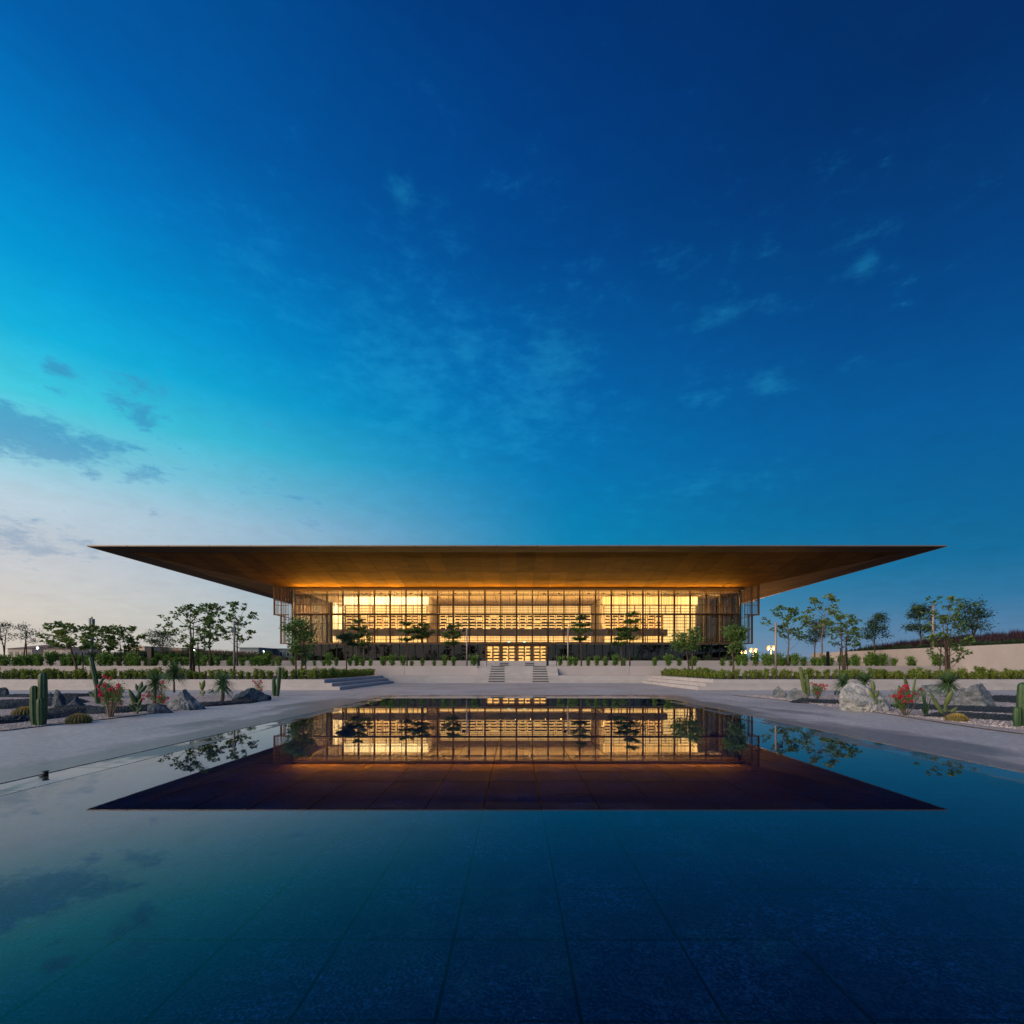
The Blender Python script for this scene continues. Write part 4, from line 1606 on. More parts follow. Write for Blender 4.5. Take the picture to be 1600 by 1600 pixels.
yucca('round headed yucca on a short stem above the peaked boulder', (272, 1081), 1052, 21, 190, .5, stem=.045, Z=.3)
yucca('tall stemmed yucca in front of a red flowering bush on the left', (241, 1101), 1066, 22, 140, .5, stem=.06)
yucca('yucca with a long hanging skirt left of the long dark boulder', (347, 1098), 1066, 20, 170, .75, stem=.07)
yucca('grey green yucca with drooping leaves left of the pale boulder', (1317, 1090), 1067, 19, 150, .6, stem=.05)
yucca('deep green yucca peering over the largest pale boulder', (1349, 1090), 1064, 20, 130, .2, stem=.07)
yucca('large spiky yucca on a stem before the half hidden boulder', (1482, 1096), 1067, 23, 220, .5, stem=.06, blade_w=.046)


def aloe(label, base_px, tips):
    base = on_ground(*base_px)
    t = thing('aloe', (base.x, base.y, 0), label, 'aloe')
    mb = MB()
    for (tx, ty) in tips:
        e = at(tx, ty, base.y)
        d = e - base
        L = d.length
        d.normalize()
        side = d.cross(Vector((0, 1, 0))).normalized()
        pts = [base + Vector((random.uniform(-.03, .03), random.uniform(-.04, .04), 0)), base.lerp(e, .4), base.lerp(e, .8), e]
        mb.tube(pts, [.022, .024, .013, .002], 5)
    mb.build('leaves', 'cactus', t, smooth=True)


aloe('upright spiky aloe between the red bush and the splayed cactus', (1447, 1118), [(1439, 1072), (1443, 1086), (1449, 1095), (1455, 1090), (1437, 1102), (1453, 1100), (1445, 1078)])


def flower_bush(label, base_px, box, nflow, seed, Z=0.0, twigs=9):
    """woody shrub, small leaves and clusters of red blossom"""
    rnd = random.Random(seed)
    base = on_ground(base_px[0], base_px[1], Z)
    D = base.y
    x0, x1, y0, y1 = box
    t = thing('flowering_bush', (base.x, D, Z), label, 'bush', 'red flowering bushes')
    st, lf, fl = MB(), MB(), MB()
    tips = []
    for i in range(twigs):
        e = at(rnd.uniform(x0 + 4, x1 - 4), rnd.uniform(y0 + 4, y1 - (y1 - y0) * .15), D + rnd.uniform(-.35, .35))
        mid = base.lerp(e, .5) + Vector((rnd.uniform(-.06, .06), 0, -.04))
        st.tube([base + Vector((rnd.uniform(-.05, .05), rnd.uniform(-.05, .05), -.02)), mid, e], [.016, .011, .005], 5)
        tips.append((mid, e))
        for q in range(2):
            e2 = e + Vector((rnd.uniform(-.16, .16), rnd.uniform(-.16, .16), rnd.uniform(-.05, .14)))
            st.tube([base.lerp(e, .75), e2], [.007, .003], 4)
            tips.append((mid, e2))
    for (mid, e) in tips:
        for q in range(42):
            p = mid.lerp(e, rnd.uniform(.25, 1.08)) + Vector((rnd.gauss(0, .05), rnd.gauss(0, .05), rnd.gauss(0, .05)))
            d = Vector((rnd.uniform(-1, 1), rnd.uniform(-1, 1), rnd.uniform(-.3, .9))).normalized()
            lf.leaf(p, d, Vector((rnd.uniform(-.5, .5), rnd.uniform(-.5, .5), 1)).normalized(), rnd.uniform(.035, .06), rnd.uniform(.02, .035))
    st.build('stems', 'bark_pale', t)
    lf.build('leaves', 'leaf_bush', t)
    for i in range(nflow):
        mid, e = tips[rnd.randrange(len(tips))]
        c = e + Vector((rnd.gauss(0, .05), rnd.gauss(0, .05) - .06, rnd.gauss(0, .05)))
        fb = MB()
        for q in range(26):
            d = Vector((rnd.uniform(-1, 1), rnd.uniform(-1, 1), rnd.uniform(-.6, 1))).normalized()
            fb.leaf(c + d * rnd.uniform(0, .03), d, Vector((rnd.uniform(-1, 1), -1, 1)).normalized(), .04, .035)
        fb.build('blossom', 'flower', t)
    return t


flower_bush('big red flowering bush nearest the deck on the left', (172, 1122), (149, 199, 1063, 1112), 26, 3, twigs=13)
flower_bush('red flowering bush behind the tall stemmed yucca', (252, 1101), (230, 264, 1064, 1098), 15, 5)
flower_bush('low red blossom behind the long dark boulder', (402, 1092), (392, 414, 1062, 1084), 6, 6, twigs=6)
flower_bush('small red flowering bush beside the two grey boulders on the right', (1277, 1095), (1264, 1292, 1065, 1086), 14, 7)
flower_bush('big red flowering bush right of the largest pale boulder', (1416, 1119), (1389, 1441, 1064, 1106), 20, 8, twigs=11)


def garden_spot(px, py, label):
    b = on_ground(px, py)
    t = thing('garden_spotlight', (b.x, b.y, 0), label, 'spotlight', 'garden spotlights')
    w = .11
    m = MB()
    m.box(b.x - w, b.x - w + .025, b.y - .02, b.y + .02, -.01, .20)
    m.box(b.x + w - .025, b.x + w, b.y - .02, b.y + .02, -.01, .20)
    m.box(b.x - w, b.x + w, b.y - .02, b.y + .02, .20, .225)
    m.build('bracket', 'black_metal', t)
    m = MB()
    m.tube([(b.x, b.y - .07, .11), (b.x, b.y + .08, .13)], [.06, .05], 12)
    m.build('lamp_head', 'steel_blue', t, smooth=True)


garden_spot(330, 1084, 'small black spotlight beside the skirted yucca')
garden_spot(1308, 1087, 'small black spotlight left of the drooping yucca on the right')
garden_spot(76, 1090, 'small black spotlight behind the twin column cactus')


# ------------------------------------------------------------------ trees
def crown_leaves(mb, rnd, c, n, rx, rz, L, up=.5):
    for i in range(n):
        v = Vector((rnd.gauss(0, .5), rnd.gauss(0, .5), rnd.gauss(0, .5)))
        p = c + Vector((v.x * rx, v.y * rx, v.z * rz))
        d = Vector((v.x + rnd.uniform(-.6, .6), v.y + rnd.uniform(-.6, .6), rnd.uniform(-.5, .5))).normalized()
        nn = Vector((rnd.uniform(-1, 1), rnd.uniform(-1.3, .5), up * .5 + rnd.random() * .7)).normalized()
        mb.leaf(p, d, nn, L * rnd.uniform(.7, 1.25), L * rnd.uniform(.42, .6))


def rosette(mb, rnd, c, n, L, out):
    """whorl of large leaves at a twig end"""
    for i in range(n):
        th = rnd.random() * 2 * PI
        d = (Vector((math.cos(th), math.sin(th), rnd.uniform(-.75, .75))) + out * .3).normalized()
        mb.leaf(c + d * .02, d, Vector((rnd.uniform(-.9, .9), rnd.uniform(-1.3, .5), .6)).normalized(), L * rnd.uniform(.75, 1.2), L * rnd.uniform(.42, .58))


def tree(kind, label, px, D, Z, top, x0, x1, bot, seed, leaf='leaf_green', dens=1.0, L=None, trunks=1, stakes=0, bark='bark', group='trees round the library', blank=None):
    rnd = random.Random(seed)
    base = Vector(((px - CX) * D / F, D, Z))
    t = thing('tree', base, label, 'tree', group)
    zt, zb = at(0, top, D).z, at(0, bot, D).z
    xa, xb = (x0 - CX) * D / F, (x1 - CX) * D / F
    W = (xb - xa) / 2
    cx = (xa + xb) / 2
    H = zt - Z
    tr, lb, lf = MB(), MB(), MB()
    r0 = .03 + H * .010
    tops = []
    for k in range(trunks):
        o = Vector((rnd.uniform(-.25, .25) if trunks > 1 else 0, rnd.uniform(-.25, .25) if trunks > 1 else 0, 0))
        tx = cx + (rnd.uniform(-.35, .35) * W if trunks > 1 else (base.x - cx) * .4)
        e = Vector((tx, D + rnd.uniform(-.3, .3), zb + (zt - zb) * (.78 if kind != 'broad' else .55)))
        pts = [base + o + Vector((0, 0, -.06))]
        for s in (.25, .5, .75, 1):
            pts.append((base + o).lerp(e, s) + Vector((rnd.uniform(-.05, .05), rnd.uniform(-.05, .05), 0)) * H * .25)
        tr.tube(pts, [r0, r0 * .85, r0 * .7, r0 * .5, r0 * .25], 7)
        tops.append(pts)

    def trunk_at(z, k=0):
        pts = tops[k]
        for a, b in zip(pts, pts[1:]):
            if a.z <= z <= b.z:
                return a.lerp(b, (z - a.z) / max(b.z - a.z, 1e-6))
        return pts[-1].copy()
    if kind == 'tier':
        Ls = L or .20
        nt = 3 + rnd.randrange(2)
        for i in range(nt):
            s = i / (nt - 1)
            z = zb + (zt - zb) * (.08 + .86 * s)
            R = W * (1.0 - .42 * s ** 1.3) * rnd.uniform(.62, 1.08)
            c = trunk_at(z)
            c.z = z
            c.x += rnd.uniform(-.12, .12) * W
            nb_ = 6 if s < .7 else 4
            a0 = rnd.random() * 6
            for b in range(nb_):
                th = a0 + 2 * PI * b / nb_ + rnd.uniform(-.5, .5)
                d = Vector((math.cos(th), math.sin(th), 0))
                RR = R * rnd.uniform(.5, 1.12)
                e = c + d * RR + Vector((0, 0, RR * rnd.uniform(.10, .55)))
                lb.tube([c, c.lerp(e, .5) + Vector((0, 0, .02 * H)), e], [r0 * .28, r0 * .18, r0 * .06], 5)
                for q in range(int(rnd.uniform(70, 170) * dens)):
                    tt = 1.06 - .8 * rnd.random() ** 1.5
                    p = c.lerp(e, tt) + Vector((rnd.gauss(0, .13 * RR), rnd.gauss(0, .13 * RR), rnd.gauss(.05, .085) * max(RR, .6)))
                    dd = Vector((rnd.uniform(-1, 1), rnd.uniform(-1, 1), rnd.uniform(-.25, .35))).normalized()
                    lf.leaf(p, dd, Vector((rnd.uniform(-.7, .7), rnd.uniform(-.9, .4), 1)).normalized(), Ls * rnd.uniform(.7, 1.2), Ls * .55)
    elif kind == 'broad':
        Ls = L or .30
        nl = int(13 * dens) + 5
        for i in range(nl):
            k = rnd.randrange(trunks)
            s = (i + .5) / nl
            th = i * 2.4 + rnd.uniform(-.4, .4)
            rr = math.sqrt(rnd.uniform(.12, 1.0))
            # lobed, uneven outline: wide at mid height, a few shoots above
            zz = zb + (zt - zb) * s
            wid = W * (.45 + .55 * math.sin(PI * min(1, .12 + s * .9))) * rr
            e = Vector((cx + math.cos(th) * wid, D + math.sin(th) * wid * .8, zz))
            c = trunk_at(min(zz - (zt - zb) * rnd.uniform(.15, .4), tops[k][-1].z), k)
            mid = c.lerp(e, .55) + Vector((0, 0, -(e - c).length * .06))
            lb.tube([c, mid, e], [r0 * .26, r0 * .17, r0 * .08], 5)
            ends = [e]
            for q in range(2 + rnd.randrange(2)):
                e2 = e + Vector((rnd.uniform(-.3, .3) * W, rnd.uniform(-.3, .3) * W, rnd.uniform(-.06, .16) * (zt - zb)))
                e2.z = min(e2.z, zt - Ls * .3)
                lb.tube([mid.lerp(e, .6), e2], [r0 * .10, r0 * .05], 4)
                ends.append(e2)
            for ee in ends:
                rosette(lf, rnd, ee, 12, Ls, (ee - c).normalized())
                rosette(lf, rnd, ee.lerp(mid, .3), 5, Ls * .85, (ee - c).normalized())
    else:                                   # fine-leaved, dense clouds of small leaves
        Ls = L or .13
        nl = int(16 * dens) + 4
        for i in range(nl):
            k = rnd.randrange(trunks)
            th = i * 2.4 + rnd.uniform(-.5, .5)
            s = rnd.uniform(.05, 1)
            rr = math.sqrt(rnd.uniform(.1, 1))
            wid = W * (1 - .55 * s * s) * rr * (.7 + .45 * min(1, s * 2.5) * .8)
            e = Vector((cx + math.cos(th) * wid * .9, D + math.sin(th) * wid * .9, zb + (zt - zb) * (.1 + .82 * s)))
            c = trunk_at(max(Z + .3, min(e.z - (zt - zb) * .3, tops[k][-1].z)), k)
            mid = c.lerp(e, .5) + Vector((rnd.uniform(-.1, .1), 0, .08))
            lb.tube([c, mid, e], [r0 * .26, r0 * .15, r0 * .05], 5)
            crown_leaves(lf, rnd, e, int(80 * dens), W * .30, (zt - zb) * .12, Ls, .4)
            crown_leaves(lf, rnd, mid.lerp(e, .5), int(28 * dens), W * .24, (zt - zb) * .09, Ls, .4)
    tr.build('trunk', bark, t, smooth=True)
    lb.build('limbs', bark, t, smooth=True)
    lf.build('crown', leaf, t)
    for k in range(stakes):
        a = k * 2.1 + .5
        x, y = base.x + math.cos(a) * .34, base.y + math.sin(a) * .34
        MB().tube([(x, y, Z - .05), (x - math.cos(a) * .1, y - math.sin(a) * .1, Z + H * .48)], .035, 6).build('stake', 'stake', t)
    return t


# before the facade
tree('fine', 'dense round tree standing left before the corner of the building', 470, 31, .56, 965, 441, 492, 1028, 101, 'leaf_green', 1.0, .17, trunks=2, stakes=1)
tree('fine', 'small dark round tree just right of the corner tree', 542, 36, .56, 987, 525, 556, 1012, 102, 'leaf_dark', .9, .14)
tree('tier', 'layered tree with open tiers behind the small round tree', 556, 45, 1.34, 970, 543, 575, 1012, 103, 'leaf_green', 1)
tree('broad', 'loose twiggy tree beside the layered one on the left', 568, 47, 1.34, 985, 553, 584, 1006, 104, 'leaf_green', .6, .2)
tree('tier', 'flat topped layered tree, left one of a touching pair', 636, 47, 1.34, 975, 617, 656, 1004, 105, 'leaf_green', 1)
tree('tier', 'flat topped layered tree, right one of a touching pair', 660, 48, 1.34, 977, 643, 680, 1000, 106, 'leaf_green', 1)
tree('tier', 'layered tree just left of the pale post by the stairs', 708, 47, 1.34, 980, 688, 729, 1010, 107, 'leaf_green', 1)
tree('tier', 'layered tree just right of the stairs', 908, 47, 1.34, 966, 889, 926, 1004, 108, 'leaf_green', 1)
tree('tier', 'tall layered tree, higher of two right of the stairs', 984, 47, 1.34, 960, 966, 1004, 1003, 109, 'leaf_green', 1)
tree('tier', 'short layered tree, lower of two right of the stairs', 971, 46, 1.34, 984, 957, 989, 1010, 110, 'leaf_green', .9)
tree('fine', 'full round tree on the right half of the facade', 1077, 36, .56, 978, 1050, 1100, 1020, 111, 'leaf_green', 1.0, .17, trunks=2, stakes=1)
tree('fine', 'leaning round tree at the right corner of the building', 1145, 31, .56, 972, 1126, 1172, 1026, 112, 'leaf_green', 1.0, .18, trunks=2)
# left
tree('fine', 'thin feathery tree at the left edge', 6, 55, 1.6, 972, -12, 22, 1006, 120, 'leaf_dark', .55, .16, trunks=2)
tree('fine', 'thin feathery tree second from the left edge', 38, 56, 1.6, 974, 18, 62, 1008, 121, 'leaf_dark', .6, .16, trunks=2)
tree('broad', 'spreading tree with large drooping leaves on the left hedge', 121, 33, .56, 975, 66, 142, 1014, 122, 'leaf_light', .9, .30, trunks=2, stakes=2)
tree('broad', 'wide pale green tree with big leaves, left of two', 163, 46, 1.34, 980, 131, 182, 1016, 123, 'leaf_light', .72, .36, trunks=2, stakes=1)
tree('broad', 'wide pale green tree with big leaves, right of two', 192, 47, 1.34, 979, 168, 226, 1018, 124, 'leaf_light', .72, .36, trunks=2, stakes=1)
tree('fine', 'dark bushy tree beside the black totem', 252, 58, 1.8, 981, 226, 276, 1014, 125, 'leaf_dark', 1.1, .17, trunks=2)
tree('broad', 'tall open tree with big leaves on the left, many trunks', 302, 31, .56, 944, 267, 336, 1014, 126, 'leaf_green', 1.4, .23, trunks=3, stakes=3)
tree('broad', 'slim tree behind the tall open one', 329, 50, 1.34, 944, 312, 350, 1002, 127, 'leaf_green', .8, .34)
tree('broad', 'slender sparse tree right behind the left lamp post', 371, 48, 1.34, 942, 340, 400, 1003, 128, 'leaf_green', .62, .34)
# right
tree('broad', 'open branching tree right of the lamp post on the right', 1232, 50, 1.6, 948, 1201, 1264, 998, 130, 'leaf_green', 1.0, .32, bark='bark_pale')
tree('broad', 'tall tree with a flat top tuft right of the open one', 1282, 48, 1.6, 931, 1256, 1320, 984, 131, 'leaf_light', .9, .32, bark='bark_pale')
tree('fine', 'dark bushy tree behind the flat tufted tree', 1273, 62, 2.6, 964, 1256, 1296, 1012, 132, 'leaf_dark', 1.1, .19)
tree('broad', 'tree of brownish green foliage on paired trunks at the right hedge', 1320, 34, .56, 961, 1296, 1346, 1008, 133, 'leaf_green', 1.2, .20, trunks=2, stakes=2)
tree('fine', 'dark tree on the mound, leftmost of three', 1367, 52, 3.0, 957, 1346, 1389, 1000, 134, 'leaf_dark', 1.1, .18)
tree('fine', 'dark tree on the mound behind the pale post', 1439, 50, 3.2, 942, 1414, 1463, 992, 135, 'leaf_dark', 1.2, .18)
tree('broad', 'tall tree with large leaves in the right hedge', 1478, 34, .56, 933, 1441, 1516, 1030, 136, 'leaf_green', 1.15, .25, trunks=2, stakes=3)
tree('fine', 'dark tree on the mound nearest the right edge', 1522, 50, 3.4, 935, 1489, 1548, 992, 137, 'leaf_dark', 1.2, .19, trunks=2)


# ------------------------------------------------------------------ shrubs
def shrub_mesh(seed, n, W, H, L, leaf, upright=.7, stems=4):
    rnd = random.Random(seed)
    lf, st = MB(), MB()
    for k in range(stems):
        e = Vector((rnd.uniform(-.6, .6) * W, rnd.uniform(-.6, .6) * W, H * rnd.uniform(.7, 1)))
        st.tube([(rnd.uniform(-.04, .04), rnd.uniform(-.04, .04), -.03), e * .5, e], [.014, .010, .004], 4)
        for i in range(n // stems):
            s = rnd.uniform(.15, 1.02)
            p = e * s + Vector((rnd.gauss(0, .2 * W), rnd.gauss(0, .2 * W), rnd.gauss(0, .05 * H)))
            d = Vector((rnd.uniform(-1, 1), rnd.uniform(-1, 1), upright + rnd.uniform(-.4, .6))).normalized()
            lf.leaf(p, d, Vector((rnd.uniform(-1, 1), rnd.uniform(-1, 1), .4)).normalized(), L * rnd.uniform(.7, 1.2), L * .46)
    return st, lf


def shrub_proto(seed, n, W, H, L, leaf, stems=4):
    st, lf = shrub_mesh(seed, n, W, H, L, leaf, stems=stems)
    ms = []
    for mb, nm, mt in ((st, 'stems', 'bark'), (lf, 'foliage', leaf)):
        me = bpy.data.meshes.new(nm)
        me.from_pydata(mb.v, [], mb.f)
        me.materials.append(MATS[mt])
        ms.append((nm, me))
    return ms


def joined_shrubs(name, items, label):
    vs, fs, mi = [], [], []
    for (proto, x, y, z, sc) in items:
        a = random.random() * 6
        c, s_ = math.cos(a) * sc, math.sin(a) * sc
        for q, (nm, me) in enumerate(proto):
            o = len(vs)
            vs += [(x + v.co.x * c - v.co.y * s_, y + v.co.x * s_ + v.co.y * c, z + v.co.z * sc) for v in me.vertices]
            fs += [tuple(i + o for i in pl.vertices) for pl in me.polygons]
            mi += [q] * len(me.polygons)
    me = bpy.data.meshes.new(name)
    me.from_pydata(vs, [], fs)
    for q in range(2):
        me.materials.append(items[0][0][q][1].materials[0])
    me.polygons.foreach_set('material_index', mi)
    ob = bpy.data.objects.new(name, me)
    COL.objects.link(ob)
    ob['kind'] = 'stuff'
    ob['label'] = label


def place_shrub(proto, x, y, z, s, label, group, name='shrub', rz=None):
    t = thing(name, (x, y, z), label, 'shrub', group)
    t.rotation_euler.z = random.random() * 6 if rz is None else rz
    t.scale = (s, s, s * random.uniform(.85, 1.15))
    for nm, me in proto:
        o = bpy.data.objects.new(nm, me)
        COL.objects.link(o)
        o.parent = t
    return t


random.seed(50)
HP = [shrub_proto(200 + i, 340, .27, .66, .115, 'leaf_hedge') for i in range(6)]


def nth(k):
    return '%d%s' % (k, 'th' if 10 <= k % 100 <= 20 else {1: 'st', 2: 'nd', 3: 'rd'}.get(k % 10, 'th'))


for sgn, side in ((-1, 'left'), (1, 'right')):
    grp = 'hedge shrubs on the %s terrace' % side
    x = 11.95 if sgn < 0 else 12.4
    k = 0
    back = []
    while x < 32:
        k += 1
        place_shrub(random.choice(HP), sgn * (x + random.uniform(-.08, .08)), 29.3 + random.uniform(-.1, .1), .55, random.uniform(.62, 1.08),
                    'yellow green hedge shrub on the %s terrace, %s from the court steps' % (side, nth(k)), grp)
        back.append((random.choice(HP), sgn * (x + .2), 29.75, .55, random.uniform(.7, 1.02)))
        x += .45
    y = 30.2
    grp2 = 'hedge shrubs beside the %s court steps' % side
    k = 0
    while y < 41.6:
        k += 1
        place_shrub(random.choice(HP), sgn * (11.95 if sgn < 0 else 12.4), y, .55, random.uniform(.75, 1.0),
                    'green hedge shrub beside the %s court steps, %s going back' % (side, nth(k)), grp2)
        back.append((random.choice(HP), sgn * (12.5 if sgn < 0 else 12.95), y + .2, .55, random.uniform(.75, 1.0)))
        y += .55
    joined_shrubs('hedge_back_row', back, 'dense back row of the low hedge on the %s terrace' % side)
BP = [shrub_proto(300 + i, 520, .42, .95, .14, 'leaf_bush', 6) for i in range(6)]
BD_ = [shrub_proto(330 + i, 460, .5, .95, .16, 'leaf_dark', 6) for i in range(4)]
for sgn, side in ((-1, 'left'), (1, 'right')):
    grp = 'bushes behind the planter wall, %s' % side
    x = 3.9
    k = 0
    while x < 47:
        if random.random() < .88:
            k += 1
            place_shrub(random.choice(BP), sgn * x + .2, 43.6 + random.uniform(-.4, 1.4), 1.33, random.uniform(.65, 1.2),
                        'loose green bush behind the white planter wall, %s to the %s of the stairs' % (nth(k), side), grp, 'bush')
        x += random.uniform(.6, 1.2)
    grp = 'bushes in the far planting strip, %s' % side
    x = 25 if sgn < 0 else 24
    k = 0
    while x < 62:
        k += 1
        place_shrub(random.choice(BP), sgn * x, 51.5 + random.uniform(-1.5, 1.5), 1.33, random.uniform(.95, 1.55),
                    'dense bush in the far planting strip, %s out on the %s side' % (nth(k), side), grp, 'bush')
        x += random.uniform(.5, .9)
    grp = 'dark bushes at the foot of the glass, %s' % side
    x = 6.3
    k = 0
    while x < 37:
        k += 1
        place_shrub(random.choice(BD_), sgn * x + .2, 66 + random.uniform(-2.5, 2.5), 2.0, random.uniform(.55, 1.0),
                    'dark bush at the foot of the glass, %s to the %s of the doors' % (nth(k), side), grp, 'bush')
        x += random.uniform(.8, 1.5)

# ------------------------------------------------------------------ right mound, its white wall and planting
rw = thing('retaining_wall', (39.3, 46, 1.3), 'long white retaining wall running back below the planted mound on the right', 'wall')
for i in range(5):
    a, b = 28.5 + i * 7.2, 28.5 + (i + 1) * 7.2
    MB().box(39.0, 39.4, a + .012, b - .012, .5, 3.12).build('wall_panel', 'wall_stone', rw)


def mound(name, x0, x1, y0, y1, zf, m='soil', n=26):
    mb = MB()
    for j in range(n + 1):
        for i in range(n + 1):
            x = x0 + (x1 - x0) * i / n
            y = y0 + (y1 - y0) * j / n
            mb.v.append((x, y, zf(x, y)))
    for j in range(n):
        for i in range(n):
            a = j * (n + 1) + i
            mb.f.append((a, a + 1, a + n + 2, a + n + 1))
    return struct(mb.build(name, m, smooth=True))


def zr(x, y):
    e = min(1, max(0, (66 - y) / 8))
    return 1.2 + e * (1.75 + min(1.6, max(0, (x - 39.4) * .13)))


mound('mound_right', 39.39, 75, 28, 66, zr)


def zl(x, y):
    return 1.2 + 1.9 * max(0, 1 - ((x + 42) / 13) ** 2) ** .5 * max(0, 1 - ((y - 64) / 7) ** 2) ** .5 if abs(x + 42) < 13 and abs(y - 64) < 7 else 1.0


mound('mound_left', -56, -28, 56.5, 72, zl)
random.seed(60)
lab = 'dark green shrub in the hedge along the top of the right retaining wall'
y = 29.0
k = 0
back = []
while y < 63:
    k += 1
    x = 39.8 + random.uniform(-.1, .1)
    place_shrub(random.choice(BD_), x, y, zr(x, y) - .02, random.uniform(.42, .58), 'dark green shrub on the right retaining wall, %s from its near end' % nth(k), 'hedge shrubs on the right mound')
    back.append((random.choice(BD_), x + .55, y + .3, zr(x + .55, y) - .02, random.uniform(.42, .58)))
    y += .62 if y < 45 else .85
joined_shrubs('mound_back_row', back, 'back row of dark shrubs on the right mound')


def grass(name, m, pts, label, H):
    rnd = random.Random(len(pts))
    mb = MB()
    for (x, y, z, s) in pts:
        for k in range(9):
            th = rnd.random() * 2 * PI
            d = Vector((math.cos(th) * .35, math.sin(th) * .35, 1)).normalized()
            mb.blade(Vector((x + rnd.uniform(-.12, .12), y + rnd.uniform(-.12, .12), z - .03)), d, H * s * rnd.uniform(.6, 1.15), .045, .25 * rnd.random() + .1, 3)
    o = mb.build(name, m, kind='stuff')
    o['label'] = label
    return o


P = []
for i in range(2600):
    y = 29 + 35 * random.random() ** 1.3
    x = 41.2 + 9 * random.random() ** 1.4
    P.append((x, y, zr(x, y), random.uniform(.7, 1.25)))
grass('purple_grass', 'grass_purple', P, 'dark purple fountain grass covering the right mound', 1.0)
P = []
for i in range(1500):
    x = -42 + random.uniform(-12.5, 12.5)
    y = 63 + random.uniform(-5, 4)
    if zl(x, y) > 1.35:
        P.append((x, y, zl(x, y), random.uniform(.6, 1.2)))
grass('red_grass', 'grass_red', P, 'feathery reddish grass on the low mound left of the building', .8)
lab = 'dark shrub in the clipped hedge before the grassy mound on the left'
x = -55.0
k = 0
while x < -29:
    k += 1
    lab = 'dark shrub in the hedge before the left grassy mound, %s from its left end' % nth(k)
    place_shrub(random.choice(BD_), x, 57.4 + random.uniform(-.3, .3), max(zl(x, 58.2), 1.95) - .1, random.uniform(.8, 1.15), lab, 'hedge shrubs before the left mound')
    x += .62

# ------------------------------------------------------------------ posts, totems, lamps
def post(label, px, D, Z, top, r=.055, head=True, side=1):
    b = Vector(((px - CX) * D / F, D, Z))
    zt = at(0, top, D).z
    t = thing('lamp_post', b, label, 'lamp post', 'pale garden posts')
    MB().tube([b, (b.x, b.y, zt)], r, 12).build('pole', 'pole', t, smooth=True)
    MB().tube([b, (b.x, b.y, b.z + .04)], r * 2, 12).build('base_plate', 'pole', t, smooth=True)
    if head:
        m = MB()
        m.tube([(b.x + side * r, b.y, zt - .25), (b.x + side * .25, b.y - .05, zt - .22)], [.03, .03], 8)
        m.tube([(b.x + side * .18, b.y, zt - .22), (b.x + side * .42, b.y - .12, zt - .30)], [.07, .09], 10)
        m.build('lamp_head', 'black_metal', t, smooth=True)
    else:
        MB().box(b.x - r * 1.4, b.x + r * 1.6, b.y - r * 1.7, b.y + r * .5, zt - .72, zt - .42).build('control_box', 'steel_blue', t)
    return t


post('pale post with a small grey box on the left', 366, 33, .56, 970, .07, head=False)
post('pale post left of the stairs', 729.5, 45.5, 1.34, 981, .07, side=-1)
post('pale post right of the stairs', 887.5, 45.5, 1.34, 981, .07, side=-1)
post('pale post right of the building before the street lights', 1212, 33, .56, 973, .07)
post('pale post on the mound at the far right', 1458, 46, 2.9, 944, .09, side=-1)


def totem(label, px, D, Z, top, w=.22):
    b = Vector(((px - CX) * D / F, D, Z))
    zt = at(0, top, D).z
    t = thing('light_totem', b, label, 'totem', 'black light totems')
    m = MB()
    m.box(b.x - w / 2, b.x + w / 2, b.y - w / 2, b.y + w / 2, Z, zt - .16)
    m.build('shaft', 'black_metal', t)
    MB().box(b.x - w / 2 + .02, b.x + w / 2 - .02, b.y - w / 2 + .02, b.y + w / 2 - .02, zt - .16, zt - .05).build('light_slot', 'dark_frame', t)
    MB().box(b.x - w / 2 - .006, b.x + w / 2 + .006, b.y - w / 2 - .006, b.y + w / 2 + .006, zt - .05, zt).build('cap', 'black_metal', t)


totem('slim black totem at the left top of the stairs', 748, 50, 1.39, 1020, .24)
totem('slim black totem at the right top of the stairs', 855.5, 50, 1.39, 1022, .22)
totem('black totem before the dark bushy tree on the left', 235.5, 46, 1.34, 1011, .38)
totem('black totem among the bushes on the right', 1293.5, 46, 1.34, 1018, .2)


def lamp_spill(px, D, top, power):
    l = bpy.data.lights.new('street_glow', 'POINT')
    l.energy = power
    l.color = (1, .45, .12)
    l.shadow_soft_size = .4
    o = bpy.data.objects.new('street_glow', l)
    o.location = at(px, top, D) + Vector((0, -1.6, -1.3))
    COL.objects.link(o)


lamp_spill(1161, 128, 1016, 1500)
lamp_spill(1176.5, 120, 1013, 1500)
lamp_spill(1204.5, 108, 1009, 1500)


def hand_post(label, px, D, Z, top):
    b = Vector(((px - CX) * D / F, D, Z))
    t = thing('path_bollard', b, label, 'bollard')
    zt = at(0, top, D).z
    MB().tube([b, (b.x, b.y, zt)], .035, 8).build('shaft', 'black_metal', t)
    MB().tube([(b.x, b.y, zt), (b.x, b.y, zt + .03)], .045, 8).build('cap', 'black_metal', t)


hand_post('thin dark bollard right of the upper landing', 869.5, 52, 1.39, 1027)
hand_post('thin dark bollard left of the upper landing', 760.5, 54, 1.39, 1032)


